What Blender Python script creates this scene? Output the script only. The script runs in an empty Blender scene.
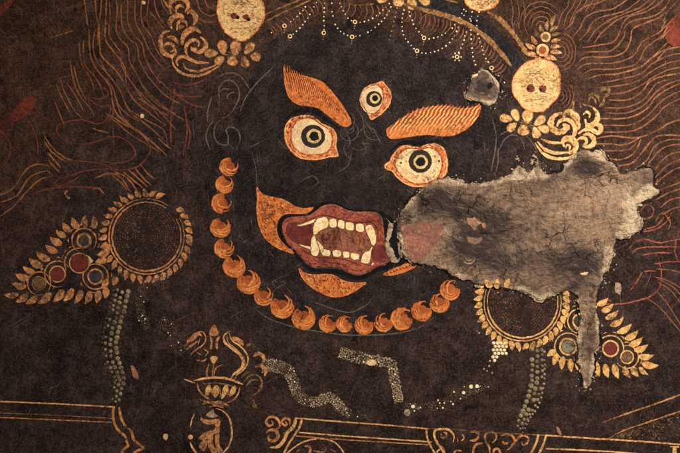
import bpy, bmesh, math, random
from mathutils import Vector, noise
from mathutils.geometry import delaunay_2d_cdt

# ------------------------------------------------------------------ camera, world, lamp, exposure
scene = bpy.context.scene
COL = scene.collection
S = 0.0025                                  # metres on the wall per photograph pixel
def wx(x): return (x - 340.0) * S
def wz(y): return (226.5 - y) * S

cam_d = bpy.data.cameras.new('camera')
cam = bpy.data.objects.new('camera', cam_d)
COL.objects.link(cam)
CAM_DIST = 3.0
cam.location = (0, -CAM_DIST, 0)
cam.rotation_euler = (math.pi / 2, 0, 0)
cam_d.sensor_width = 36.0
cam_d.lens = 36.0 * CAM_DIST / (680 * S)
cam_d.clip_end = 100
scene.camera = cam
scene.cycles.use_denoising = False

world = bpy.data.worlds.new('World')
scene.world = world
world.use_nodes = True
world.node_tree.nodes['Background'].inputs[0].default_value = (1.0, 0.92, 0.84, 1)
world.node_tree.nodes['Background'].inputs[1].default_value = 0.12

lamp_d = bpy.data.lights.new('gallery_lamp', 'AREA')
lamp_d.shape = 'DISK'
lamp_d.size = 0.22
lamp_d.energy = 86
lamp_d.color = (1.0, 0.93, 0.83)
lamp = bpy.data.objects.new('gallery_lamp', lamp_d)
COL.objects.link(lamp)
lamp.location = (1.15, -1.75, 0.78)
tgt = Vector((wx(470), 0, wz(240)))
lamp.rotation_euler = (tgt - lamp.location).to_track_quat('-Z', 'Y').to_euler()

vs = scene.view_settings
vs.view_transform = 'Standard'
vs.look = 'None'
vs.exposure = 0.0
vs.gamma = 1.0

# ------------------------------------------------------------------ materials
def srgb(r, g, b):
    def f(c):
        c /= 255.0
        return c / 12.92 if c <= 0.04045 else ((c + 0.055) / 1.055) ** 2.4
    return (f(r), f(g), f(b), 1)

class NT:
    def __init__(s, name):
        s.m = bpy.data.materials.new(name)
        s.m.use_nodes = True
        s.t = s.m.node_tree
        s.bsdf = s.t.nodes['Principled BSDF']
        s.pos = s.t.nodes.new('ShaderNodeNewGeometry').outputs['Position']
    def n(s, kind, **kw):
        nd = s.t.nodes.new(kind)
        for k, v in kw.items(): setattr(nd, k, v)
        return nd
    def link(s, a, b): s.t.links.new(a, b)
    def mapped(s, scale=(1, 1, 1), off=(0, 0, 0), rot=(0, 0, 0)):
        src = s.pos
        if any(rot):
            m0 = s.n('ShaderNodeMapping'); s.link(src, m0.inputs['Vector'])
            m0.inputs['Rotation'].default_value = rot
            src = m0.outputs[0]
        mp = s.n('ShaderNodeMapping')
        s.link(src, mp.inputs['Vector'])
        mp.inputs['Scale'].default_value = scale
        mp.inputs['Location'].default_value = off
        return mp.outputs[0]
    def noise(s, scale, detail=5, rough=0.6, vec=None, dist=0.0):
        nd = s.n('ShaderNodeTexNoise')
        nd.inputs['Scale'].default_value = scale
        nd.inputs['Detail'].default_value = detail
        nd.inputs['Roughness'].default_value = rough
        nd.inputs['Distortion'].default_value = dist
        s.link(vec if vec is not None else s.pos, nd.inputs['Vector'])
        return nd.outputs['Fac']
    def ramp(s, fac, lo, hi):
        mr = s.n('ShaderNodeMapRange')
        mr.inputs['From Min'].default_value = lo
        mr.inputs['From Max'].default_value = hi
        mr.clamp = True
        s.link(fac, mr.inputs['Value'])
        return mr.outputs['Result']
    def mul(s, a, b):
        nd = s.n('ShaderNodeMath', operation='MULTIPLY')
        for i, v in enumerate((a, b)):
            if isinstance(v, (int, float)): nd.inputs[i].default_value = v
            else: s.link(v, nd.inputs[i])
        return nd.outputs[0]
    def add(s, a, b):
        nd = s.n('ShaderNodeMath', operation='ADD')
        for i, v in enumerate((a, b)):
            if isinstance(v, (int, float)): nd.inputs[i].default_value = v
            else: s.link(v, nd.inputs[i])
        return nd.outputs[0]
    def mix(s, fac, a, b, blend='MIX'):
        nd = s.n('ShaderNodeMix', data_type='RGBA', blend_type=blend)
        if isinstance(fac, (int, float)): nd.inputs['Factor'].default_value = fac
        else: s.link(fac, nd.inputs['Factor'])
        for nm, v in ((6, a), (7, b)):
            if isinstance(v, tuple): nd.inputs[nm].default_value = v
            else: s.link(v, nd.inputs[nm])
        return nd.outputs[2]
    def scratches(s, sc, off, rot, lo, hi):
        return s.ramp(s.noise(1.0, 3, 0.55, s.mapped(sc, off, rot)), lo, hi)
    def finish(s, col, height, rough=0.62, spec=0.25, bump=0.35, dist=0.002, metal=0.0):
        s.link(col, s.bsdf.inputs['Base Color'])
        s.bsdf.inputs['Roughness'].default_value = rough
        s.bsdf.inputs['Specular IOR Level'].default_value = spec
        s.bsdf.inputs['Metallic'].default_value = metal
        b = s.n('ShaderNodeBump')
        b.inputs['Strength'].default_value = bump
        b.inputs['Distance'].default_value = dist
        s.link(height, b.inputs['Height'])
        s.link(b.outputs[0], s.bsdf.inputs['Normal'])
        return s.m

GROUND = srgb(34, 26, 22)

def wall_relief(q):
    a = q.add(q.mul(q.noise(13, 4, 0.6), 1.3), q.mul(q.noise(4.5, 3), 2.2))
    b = q.mul(q.noise(95, 5, 0.65), 0.55)
    c = q.mul(q.noise(420, 2, 0.5), 0.22)
    return q.add(q.add(a, b), c)

def dark_ground(name, c_dark, c_mid, c_light, speck=1.0, weave=1.0, second=None):
    q = NT(name)
    def tones(cd, cm, cl):
        col = q.mix(BIG, cd, cm)
        col = q.mix(q.mul(CLOUD, 0.6), col, cd)
        return q.mix(q.mul(MED, 0.6), col, cl)
    BIG = q.ramp(q.noise(3.2, 6, 0.62, None, 0.4), 0.36, 0.62)
    CLOUD = q.ramp(q.noise(7, 7, 0.7, q.mapped((1, 1, 1.3), (9, 0, 2)), 0.6), 0.50, 0.62)
    MED = q.ramp(q.noise(19, 8, 0.74), 0.44, 0.70)
    col = tones(c_dark, c_mid, c_light)
    if second:
        # charcoal robe and sky field below, brown flame field in the two upper corners
        sub = q.n('ShaderNodeVectorMath', operation='SUBTRACT'); q.link(q.pos, sub.inputs[0]); sub.inputs[1].default_value = (0.01, 0, 0.09)
        ln = q.n('ShaderNodeVectorMath', operation='LENGTH'); q.link(sub.outputs[0], ln.inputs[0])
        sp2 = q.n('ShaderNodeSeparateXYZ'); q.link(q.pos, sp2.inputs[0])
        f = q.add(q.add(ln.outputs['Value'], q.mul(sp2.outputs['Z'], 0.85)), q.mul(q.noise(5, 7, 0.68), 0.55))
        col = q.mix(q.ramp(f, 0.98, 1.30), tones(*second), col)
    mid2 = q.noise(52, 7, 0.72, q.mapped((1, 1, 1), (4, 0, 9)))
    col = q.mix(q.mul(q.ramp(mid2, 0.46, 0.60), 0.66), col, (0.004, 0.003, 0.0029, 1))
    fine = q.noise(150, 7, 0.75)
    col = q.mix(q.mul(q.ramp(fine, 0.45, 0.58), 0.72), col, (0.0032, 0.0025, 0.0024, 1))
    col = q.mix(q.mul(q.ramp(q.noise(250, 4, 0.7), 0.53, 0.67), 0.55), col, c_light)
    # canvas-like brush grain, both ways, only here and there
    wv = q.scratches((38, 1, 430), (0, 0, 0), (0, 0, 0), 0.52, 0.80)
    wh = q.scratches((430, 1, 38), (3, 0, 1), (0, 0, 0), 0.52, 0.80)
    part = q.ramp(q.noise(4, 4, 0.6, q.mapped((1, 1, 1), (5, 0, 5))), 0.44, 0.60)
    col = q.mix(q.mul(q.mul(q.add(wv, wh), 0.32 * weave), part), col, c_light)
    # soot blots
    blot = q.ramp(q.add(q.mul(q.noise(17, 5, 0.6), 0.85), q.mul(q.noise(160, 4, 0.7), 0.15)), 0.59, 0.66)
    col = q.mix(q.mul(blot, 0.85), col, (0.003, 0.0026, 0.0027, 1))
    # old scrapes and pale rubbed specks, gathered in patches
    for sc, off, rot in (((8, 1, 300), (1, 0, 4), (0, 0.5, 0)), ((300, 1, 9), (7, 0, 2), (0, 0.12, 0)), ((260, 1, 12), (2, 0, 8), (0, -0.35, 0)), ((14, 1, 330), (5, 0, 8), (0, -0.9, 0))):
        m = q.mul(q.scratches(sc, off, rot, 0.64, 0.72), q.ramp(q.noise(6, 6, 0.75, q.mapped((1, 1, 1), off)), 0.50, 0.62))
        col = q.mix(q.mul(m, 0.55), col, srgb(150, 126, 106))
    sp = q.mul(q.ramp(q.noise(200, 6, 0.8), 0.58, 0.66), q.ramp(q.noise(9, 7, 0.75), 0.50, 0.62))
    col = q.mix(q.mul(sp, 0.8 * speck), col, srgb(150, 128, 108))
    return q.finish(col, wall_relief(q), 0.75, 0.05, 0.8, 0.004)

def paint(name, c1, c2, wear=0.5, ground=GROUND, grain=0.5, rough=0.65, spec=0.09, scale=45, metal=0.0, speck=None):
    """hand-laid pigment: two tones, grain, worn down to the ground in flecks (wear 0..1)"""
    q = NT(name)
    dk = tuple(c * 0.30 for c in c2[:3]) + (1,)
    col = q.mix(q.ramp(q.noise(scale, 7, 0.7), 0.36, 0.62), c1, c2)
    col = q.mix(q.mul(q.ramp(q.noise(95, 6, 0.75, q.mapped((1, 1, 1), (2, 0, 5))), 0.50, 0.74), 0.55 * grain + 0.15), col, dk)
    col = q.mix(q.mul(q.ramp(q.noise(290, 5, 0.75), 0.44, 0.66), grain), col, dk)
    pale = tuple(min(0.9, c * 1.25 + 0.03) for c in c1[:3]) + (1,)
    col = q.mix(q.mul(q.ramp(q.noise(330, 4, 0.7, q.mapped((1, 1, 1), (7, 0, 1))), 0.56, 0.72), 0.55), col, pale)
    col = q.mix(q.mul(q.ramp(q.noise(24, 6, 0.7, q.mapped((1, 1, 1), (6, 0, 3)), 0.5), 0.50, 0.66), 0.30), col, dk)
    if speck: col = q.mix(q.mul(q.ramp(q.noise(170, 6, 0.75), 0.54, 0.66), 0.75), col, speck)
    w = q.ramp(q.add(q.mul(q.noise(125, 8, 0.78), 0.62), q.mul(q.noise(15, 4, 0.6), 0.38)), 0.615 - 0.19 * wear, 0.685 - 0.15 * wear)
    col = q.mix(q.mul(w, 0.9), col, ground)
    vor = q.n('ShaderNodeTexVoronoi', feature='DISTANCE_TO_EDGE')
    vor.inputs['Scale'].default_value = 70
    wob = q.n('ShaderNodeVectorMath', operation='ADD')
    q.link(q.pos, wob.inputs[0])
    nn = q.n('ShaderNodeTexNoise'); nn.inputs['Scale'].default_value = 60; q.link(q.pos, nn.inputs['Vector'])
    sc = q.n('ShaderNodeVectorMath', operation='SCALE'); sc.inputs['Scale'].default_value = 0.012
    q.link(nn.outputs['Color'], sc.inputs[0]); q.link(sc.outputs[0], wob.inputs[1])
    q.link(wob.outputs[0], vor.inputs['Vector'])
    crack = q.mul(q.ramp(vor.outputs['Distance'], 0.04, 0.0), q.ramp(q.noise(20, 3), 0.46, 0.60))
    col = q.mix(q.mul(crack, 0.7), col, ground)
    for scl, off, rot in (((9, 1, 250), (1, 0, 4), (0, 0.5, 0)), ((250, 1, 9), (7, 0, 2), (0, 0.22, 0)), ((200, 1, 16), (3, 0, 5), (0, -0.4, 0))):
        m = q.scratches(scl, off, rot, 0.66, 0.74)
        col = q.mix(q.mul(m, 0.6 * min(1, wear + .35)), col, ground)
    h = q.add(wall_relief(q), q.mul(w, -0.6))
    return q.finish(col, h, rough, spec, 0.6, 0.003, metal)

M = {}
M['wall'] = dark_ground('sooty_wall_ground', srgb(32, 20, 14), srgb(68, 44, 32), srgb(110, 76, 58), second=(srgb(22, 17, 17), srgb(45, 35, 34), srgb(90, 73, 68)))
M['skin'] = dark_ground('blue_black_face_ground', srgb(20, 15, 15), srgb(40, 31, 30), srgb(82, 67, 62), 0.7, 0.55)
M['black'] = dark_ground('black_outline', srgb(12, 10, 11), srgb(20, 17, 18), srgb(38, 33, 33), 0.25, 0.3)
M['band'] = dark_ground('blue_black_band', srgb(28, 26, 29), srgb(44, 40, 43), srgb(66, 60, 60), 0.4, 0.6)
M['gold'] = paint('gold_ochre', srgb(236, 188, 114), srgb(176, 116, 58), 0.48, scale=80, rough=0.5, spec=0.22)
M['gold_old'] = paint('rubbed_gold', srgb(228, 156, 92), srgb(150, 92, 52), 0.68, scale=80, rough=0.45, spec=0.3)
M['gold_dim'] = paint('faded_gold', srgb(176, 132, 84), srgb(130, 94, 60), 0.80)
M['gold_line'] = paint('gold_line', srgb(238, 184, 118), srgb(200, 138, 82), 0.55)
M['band_gold'] = paint('brown_gold_band', srgb(160, 114, 66), srgb(108, 72, 42), 0.66, scale=70, speck=srgb(206, 152, 92))
M['orange'] = paint('orange_mineral', srgb(208, 126, 62), srgb(176, 86, 36), 0.38, scale=75)
M['orange_deep'] = paint('orange_deep', srgb(178, 92, 42), srgb(128, 60, 28), 0.35)
M['orange_rim'] = paint('orange_rim', srgb(222, 136, 76), srgb(170, 66, 28), 0.42, scale=75, speck=srgb(240, 190, 140))
M['orange_light'] = paint('light_ochre', srgb(236, 184, 122), srgb(206, 138, 78), 0.4)
M['red_line'] = paint('burnt_red_line', srgb(112, 48, 20), srgb(74, 32, 16), 0.1)
M['cream'] = paint('cream_white', srgb(240, 212, 164), srgb(212, 168, 112), 0.40)
M['cream_grey'] = paint('greyed_cream', srgb(226, 196, 150), srgb(196, 160, 116), 0.22)
M['skull'] = paint('bone_yellow', srgb(226, 190, 132), srgb(198, 150, 92), 0.42, srgb(120, 78, 48), 0.75, scale=42)
M['tooth'] = paint('tooth_white', srgb(244, 218, 168), srgb(222, 184, 128), 0.28, srgb(150, 100, 70), 0.5, scale=70)
M['ring'] = paint('iris_ring_ochre', srgb(218, 190, 132), srgb(190, 156, 98), 0.2)
M['iris'] = paint('iris_brown_black', srgb(52, 40, 34), srgb(36, 28, 25), 0.15)
M['pupil'] = paint('pupil_black', srgb(20, 15, 14), srgb(14, 11, 11), 0.05)
M['lip'] = paint('lip_red', srgb(178, 94, 70), srgb(126, 54, 42), 0.58, srgb(82, 40, 34), scale=42)
M['cheek'] = paint('mouth_maroon', srgb(112, 48, 40), srgb(82, 33, 29), 0.45, srgb(50, 24, 22), scale=50)
M['tongue'] = paint('tongue_brown', srgb(154, 96, 66), srgb(104, 58, 42), 0.45, srgb(52, 30, 26), scale=24)
M['gum'] = paint('gum_line', srgb(92, 36, 32), srgb(70, 28, 26), 0.2)
M['jewel_red'] = paint('ruby_red', srgb(122, 50, 42), srgb(92, 38, 34), 0.45)
M['jewel_green'] = paint('dark_green_stone', srgb(70, 66, 44), srgb(50, 48, 38), 0.4)
M['jewel_blue'] = paint('dark_blue_stone', srgb(66, 58, 66), srgb(48, 42, 48), 0.4)
M['disc_green'] = paint('khaki_dot', srgb(104, 92, 66), srgb(78, 68, 52), 0.5)
M['jewel_grey'] = paint('grey_stone', srgb(136, 126, 100), srgb(106, 98, 80), 0.3)
M['jewel_brown'] = paint('brown_stone', srgb(128, 92, 64), srgb(100, 70, 48), 0.4)
M['jewel_rust'] = paint('rust_stone', srgb(150, 74, 40), srgb(120, 54, 30), 0.2)
M['field'] = paint('earring_field', srgb(54, 38, 31), srgb(36, 26, 23), 0.55)
M['field_dot'] = paint('earring_field_dots', srgb(118, 72, 52), srgb(84, 50, 42), 0.5)
M['bead_green'] = paint('celadon_bead', srgb(158, 138, 102), srgb(108, 94, 70), 0.52, scale=90)
M['bead_white'] = paint('white_bead', srgb(244, 222, 184), srgb(220, 192, 148), 0.15)
M['bead_bone'] = paint('bone_bead', srgb(186, 158, 126), srgb(122, 102, 82), 0.58, scale=60)
M['bead_faint'] = paint('rubbed_bead', srgb(108, 88, 70), srgb(78, 62, 51), 0.75)
M['hair'] = paint('brown_hair_line', srgb(138, 86, 56), srgb(98, 60, 43), 0.42, scale=30)
M['hair_faint'] = paint('faint_hair_line', srgb(84, 60, 45), srgb(62, 44, 35), 0.6, scale=30)
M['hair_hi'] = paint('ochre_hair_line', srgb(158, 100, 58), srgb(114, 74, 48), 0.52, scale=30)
M['hair_red'] = paint('red_hair_line', srgb(120, 62, 44), srgb(88, 48, 38), 0.42, scale=40)
M['hair_grey'] = paint('grey_outline', srgb(102, 88, 74), srgb(80, 68, 58), 0.42)
M['salmon'] = paint('salmon_line', srgb(168, 86, 62), srgb(120, 60, 46), 0.55, scale=70)
M['red_cloth'] = paint('faded_red', srgb(126, 52, 34), srgb(88, 36, 26), 0.62, scale=25)
M['lip_old'] = paint('faded_pink', srgb(172, 112, 92), srgb(130, 78, 64), 0.72, srgb(104, 86, 76), scale=60)
M['tan'] = paint('tan_fragment', srgb(176, 130, 92), srgb(146, 104, 76), 0.75, srgb(104, 88, 76))
M['chip'] = paint('bare_lime_chip', srgb(220, 186, 136), srgb(190, 152, 106), 0.2)
M['chip_pink'] = paint('bare_pink_chip', srgb(170, 120, 92), srgb(140, 92, 70), 0.3)
M['hollow_shade'] = paint('crack_shadow', (0.0012, 0.001, 0.001, 1), (0.002, 0.0016, 0.0015, 1), 0.0)  # near-black colour standing in for the shade inside cracks and pits

def plaster(name):
    q = NT(name)
    at = q.n('ShaderNodeAttribute', attribute_name='stain_shade')  # dark stains, with the shade of a recess painted in
    lime_lit = q.n('ShaderNodeAttribute', attribute_name='lime_lit')  # pale lime crust, with light on the lit edges painted in
    wv_in = q.n('ShaderNodeVectorMath', operation='ADD'); q.link(q.pos, wv_in.inputs[0])
    wn = q.n('ShaderNodeTexNoise'); wn.inputs['Scale'].default_value = 7; wn.inputs['Detail'].default_value = 3; q.link(q.pos, wn.inputs['Vector'])
    wsc = q.n('ShaderNodeVectorMath', operation='SCALE'); wsc.inputs['Scale'].default_value = 0.12; q.link(wn.outputs['Color'], wsc.inputs[0]); q.link(wsc.outputs[0], wv_in.inputs[1])
    def streak(scl, rot, off):
        m0 = q.n('ShaderNodeMapping'); q.link(wv_in.outputs[0], m0.inputs['Vector']); m0.inputs['Rotation'].default_value = (0, rot, 0)
        m1 = q.n('ShaderNodeMapping'); q.link(m0.outputs[0], m1.inputs['Vector']); m1.inputs['Scale'].default_value = scl; m1.inputs['Location'].default_value = off
        return q.noise(1.0, 7, 0.68, m1.outputs[0])
    s1 = streak((16, 1, 90), 0.25, (1, 0, 2)); s2 = streak((60, 1, 14), 0.1, (5, 0, 3)); s3 = streak((20, 1, 130), -0.5, (2, 0, 8))
    col = q.mix(q.ramp(q.noise(5, 6, 0.62, None, 0.8), 0.40, 0.60), srgb(116, 93, 80), srgb(174, 140, 112))
    soot = q.ramp(q.add(q.add(q.mul(at.outputs['Fac'], 0.5), q.mul(q.noise(10, 8, 0.7, None, 0.9), 0.7)), q.mul(s1, 0.45)), 0.64, 0.90)  # soot and streaks, plus recess shade painted through the mask
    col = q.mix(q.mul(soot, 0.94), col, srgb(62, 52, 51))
    col = q.mix(q.mul(q.ramp(s1, 0.50, 0.66), 0.5), col, srgb(72, 61, 57))
    col = q.mix(q.mul(q.ramp(s3, 0.52, 0.66), 0.42), col, srgb(178, 154, 126))
    col = q.mix(q.mul(q.ramp(s2, 0.54, 0.68), 0.40), col, srgb(70, 58, 56))
    L = q.ramp(q.add(q.mul(lime_lit.outputs['Fac'], 0.65), q.mul(q.noise(45, 8, 0.74), 0.62)), 0.48, 0.74)
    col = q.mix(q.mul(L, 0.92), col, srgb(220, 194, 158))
    col = q.mix(q.mul(q.ramp(q.noise(70, 8, 0.76), 0.50, 0.62), 0.62), col, srgb(58, 48, 45))
    col = q.mix(q.mul(q.ramp(q.noise(150, 6, 0.75, q.mapped((1, 1, 1), (3, 0, 1))), 0.58, 0.68), 0.35), col, srgb(46, 38, 36))
    vor = q.n('ShaderNodeTexVoronoi', feature='DISTANCE_TO_EDGE'); vor.inputs['Scale'].default_value = 22
    nn = q.n('ShaderNodeTexNoise'); nn.inputs['Scale'].default_value = 35; nn.inputs['Detail'].default_value = 6; q.link(q.pos, nn.inputs['Vector'])
    sc = q.n('ShaderNodeVectorMath', operation='SCALE'); sc.inputs['Scale'].default_value = 0.05; q.link(nn.outputs['Color'], sc.inputs[0])
    ad = q.n('ShaderNodeVectorMath', operation='ADD'); q.link(q.pos, ad.inputs[0]); q.link(sc.outputs[0], ad.inputs[1]); q.link(ad.outputs[0], vor.inputs['Vector'])
    ck = q.mul(q.ramp(vor.outputs['Distance'], 0.03, 0.0), q.ramp(q.noise(10, 4), 0.52, 0.60))
    col = q.mix(q.mul(ck, 0.85), col, srgb(36, 30, 28))
    h = q.add(q.add(q.mul(q.noise(22, 8, 0.64), 1.7), q.mul(q.noise(110, 5, 0.65), 0.22)), q.add(q.mul(s1, 0.9), q.mul(s2, 0.8)))
    h = q.add(h, q.mul(ck, -0.8))
    return q.finish(col, h, 0.9, 0.08, 1.0, 0.018)
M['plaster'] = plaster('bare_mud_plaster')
M['crust'] = paint('lime_crust', srgb(186, 160, 128), srgb(124, 104, 86), 0.5, srgb(76, 62, 54), 0.7, scale=60)

# ------------------------------------------------------------------ shape helpers (x, y in wall units, z in millimetres off the wall)
rnd = random.Random(7)

def spline(pts, closed=False, step=1.2):
    P = [Vector((p[0], p[1])) for p in pts]
    n = len(P)
    if n < 3 and not closed:
        L = (P[1] - P[0]).length
        k = max(2, int(L / (step * 2)))
        return [P[0].lerp(P[1], i / k) for i in range(k + 1)]
    out = []
    segs = n if closed else n - 1
    for i in range(segs):
        if closed: a, b, c, d = P[i - 1], P[i], P[(i + 1) % n], P[(i + 2) % n]
        else: a, b, c, d = P[max(i - 1, 0)], P[i], P[i + 1], P[min(i + 2, n - 1)]
        k = max(1, int((c - b).length / step))
        for j in range(k):
            t = j / k
            out.append(0.5 * ((2 * b) + (c - a) * t + (2 * a - 5 * b + 4 * c - d) * t * t + (3 * b - a - 3 * c + d) * t ** 3))
    if not closed: out.append(P[-1])
    return out

def nz(x, y, f, o=0.0): return noise.noise(Vector((x * f + o, y * f, o * 3.7)))

def inside(p, poly):
    c = False; x, y = p[0], p[1]; j = len(poly) - 1
    for i in range(len(poly)):
        xi, yi = poly[i][0], poly[i][1]; xj, yj = poly[j][0], poly[j][1]
        if (yi > y) != (yj > y) and x < (xj - xi) * (y - yi) / (yj - yi) + xi: c = not c
        j = i
    return c

class Shape:
    k = 0
    def __init__(s): s.v = []; s.f = []; s.cuts = []
    def fill(s, pts, z, smooth=True, jit=0.35, step=1.2, jf=0.35, grid=0):
        s.cuts.append((len(s.v), len(s.f)))
        Shape.k = (Shape.k + 1) % 29
        z += 0.012 * Shape.k
        P = spline(pts, True, step) if smooth else [Vector((p[0], p[1])) for p in pts]
        if jit: P = [Vector((p.x + jit * nz(p.x, p.y, jf, 1.3), p.y + jit * nz(p.x, p.y, jf, 5.1))) for p in P]
        if jit: P = [Vector((p.x + 0.45 * jit * nz(p.x, p.y, 1.1, 3.3), p.y + 0.45 * jit * nz(p.x, p.y, 1.1, 9.1))) for p in P]
        extra = []
        if grid:
            yy = min(p.y for p in P)
            while yy < max(p.y for p in P):
                xx = min(p.x for p in P)
                while xx < max(p.x for p in P):
                    if inside((xx, yy), P): extra.append(Vector((xx + .3 * nz(xx, yy, .9), yy + .3 * nz(xx, yy, .7))))
                    xx += grid
                yy += grid
        r = delaunay_2d_cdt(P + extra, [], [list(range(len(P)))], 1, 1e-4)
        b = len(s.v)
        for q in r[0]: s.v.append((q.x, q.y, z))
        tris = []
        for f in r[2]:
            a, c, d = (r[0][k] for k in f[:3])
            cr = (c - a).cross(d - a)
            tris.append(tuple(f) if cr < 0 else tuple(reversed(f)))
        for f in tris: s.f.append(tuple(b + k for k in f))
        edges = {}
        for f in tris:
            for i in range(len(f)):
                e = (f[i], f[(i + 1) % len(f)])
                edges[e] = 1
        for (i, j) in list(edges):
            if (j, i) not in edges:
                k = len(s.v)
                s.v.append((r[0][i].x, r[0][i].y, -0.4)); s.v.append((r[0][j].x, r[0][j].y, -0.4))
                s.f.append((b + j, b + i, k, k + 1))
        return s
    def stroke(s, pts, w, z, taper=(0.25, 0.25), closed=False, jit=0.12, wob=0.25, step=1.3, minw=0.3):
        P = spline(pts, closed, step)
        s.cuts.append((len(s.v), len(s.f)))
        n = len(P); b = len(s.v)
        for i, p in enumerate(P):
            a = P[i - 1] if (i > 0 or closed) else P[0]
            c = P[(i + 1) % n] if (i < n - 1 or closed) else P[-1]
            t = (c - a)
            if t.length < 1e-6: t = Vector((1, 0))
            t.normalize(); nr = Vector((-t.y, t.x))
            u = i / max(1, n - 1)
            k = 1.0
            if not closed:
                if taper[0] > 0: k = min(k, minw + (1 - minw) * min(1, u / taper[0]))
                if taper[1] > 0: k = min(k, minw + (1 - minw) * min(1, (1 - u) / taper[1]))
            k *= 1 + wob * nz(p.x, p.y, 0.45, 2.2)
            h = w * 0.5 * k
            q = p + nr * jit * nz(p.x, p.y, 0.3, 8.1) * 2
            for (o, zz) in ((-1, -0.3), (-0.85, z + 0.28), (0, z + 0.45), (0.85, z + 0.28), (1, -0.3)):
                s.v.append((q.x + nr.x * h * o, q.y + nr.y * h * o, zz))
        m = n if closed else n - 1
        for i in range(m):
            r0 = b + i * 5; r1 = b + ((i + 1) % n) * 5
            for k in range(4): s.f.append((r0 + k, r1 + k, r1 + k + 1, r0 + k + 1))
        if not closed:
            s.f.append(tuple(b + k for k in range(5))); s.f.append(tuple(b + (n - 1) * 5 + k for k in reversed(range(5))))
        return s
    def dot(s, x, y, r, z, seg=8):
        b = len(s.v)
        for (k, zz) in ((1.0, -0.3), (0.92, z * 0.8 + .1), (0.5, z + .3)):
            for i in range(seg):
                a = 2 * math.pi * i / seg
                s.v.append((x + r * k * math.cos(a), y + r * k * math.sin(a), zz))
        s.v.append((x, y, z + .4))
        for j in range(2):
            for i in range(seg):
                i2 = (i + 1) % seg
                s.f.append((b + j * seg + i, b + (j + 1) * seg + i, b + (j + 1) * seg + i2, b + j * seg + i2))
        for i in range(seg): s.f.append((b + 2 * seg + i, b + 3 * seg, b + 2 * seg + (i + 1) % seg))
        return s
    def ellipse(s, x, y, rx, ry, z, jit=0.3, rot=0, n=None):
        n = n or max(12, int((rx + ry) * 2))
        c, q = math.cos(rot), math.sin(rot)
        pts = []
        for i in range(n):
            a = 2 * math.pi * i / n
            u, v = rx * math.cos(a), ry * math.sin(a)
            pts.append((x + u * c - v * q, y + u * q + v * c))
        return s.fill(pts, z, False, jit, 1, 0.5)
    def ring(s, x, y, r, w, z, a0=0, a1=360, ry=None, **kw):
        ry = ry or r
        n = max(10, int(abs(a1 - a0) / 360 * r * 3))
        full = abs(a1 - a0) >= 360
        pts = [(x + r * math.cos(math.radians(a0 + (a1 - a0) * i / n)), y + ry * math.sin(math.radians(a0 + (a1 - a0) * i / n))) for i in range(n if full else n + 1)]
        return s.stroke(pts, w, z, closed=full, **kw)
    def leaf(s, x, y, L, W, ang, z, bend=0.18, sharp=1.0):
        """flame-shaped petal: root at -L/2, pointed tip at +L/2 along ang (degrees, y down), bent sideways"""
        a = math.radians(ang); c, q = math.cos(a), math.sin(a)
        up, dn = [], []
        N = 9
        for i in range(N + 1):
            t = i / N
            w = W * 0.5 * (math.sin(math.pi * min(1, t ** 0.75)) ** 0.8 if 0 < t < 1 else 0)
            if t < 0.12: w = max(w, W * 0.16)
            m = bend * L * (4.0 * max(0, t - .45) ** 2 + 2.0 * max(0, .3 - t) ** 2 - .12)
            u = (t - 0.5) * L
            up.append((u, m - w)); dn.append((u, m + w))
        pts = up + list(reversed(dn[:-1]))
        return s.fill([(x + u * c - v * q, y + u * q + v * c) for u, v in pts], z, False, 0.45, 1, 0.6)
    def build_each(s, name, mat, parent=None):
        """one mesh object per brush stroke"""
        last = None
        cuts = s.cuts + [(len(s.v), len(s.f))]
        for (v0, f0), (v1, f1) in zip(cuts, cuts[1:]):
            q = Shape(); q.v = s.v[v0:v1]; q.f = [tuple(i - v0 for i in f) for f in s.f[f0:f1]]
            if q.f: last = q.build(name, mat, parent)
        return last
    def build(s, name, mat, parent=None, origin=None, smooth=True):
        W = [Vector((wx(a), -zz * 0.001, wz(b))) for a, b, zz in s.v]
        if origin is None:
            mn = Vector((min(v.x for v in W), 0, min(v.z for v in W))); mx = Vector((max(v.x for v in W), 0, max(v.z for v in W)))
            o = (mn + mx) / 2
        else: o = Vector((wx(origin[0]), 0, wz(origin[1])))
        me = bpy.data.meshes.new(name)
        me.from_pydata([tuple(v - o) for v in W], [], s.f)
        me.validate(); me.update()
        if mat: me.materials.append(M[mat])
        ob = bpy.data.objects.new(name, me)
        COL.objects.link(ob)
        WL[ob.name] = o
        if parent is not None:
            ob.parent = parent; ob.location = o - WL[parent.name]
        else: ob.location = o
        return ob

WL = {}
def thing(name, label, cat, x, y, group=None, kind=None):
    o = bpy.data.objects.new(name, None)
    COL.objects.link(o)
    o.empty_display_size = 0.02
    WL[o.name] = Vector((wx(x), 0, wz(y)))
    o.location = WL[o.name]
    return tag(o, label, cat, group, kind)
def tag(o, label=None, cat=None, group=None, kind=None):
    if label: o['label'] = label
    if cat: o['category'] = cat
    if group: o['group'] = group
    if kind: o['kind'] = kind
    return o

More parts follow.
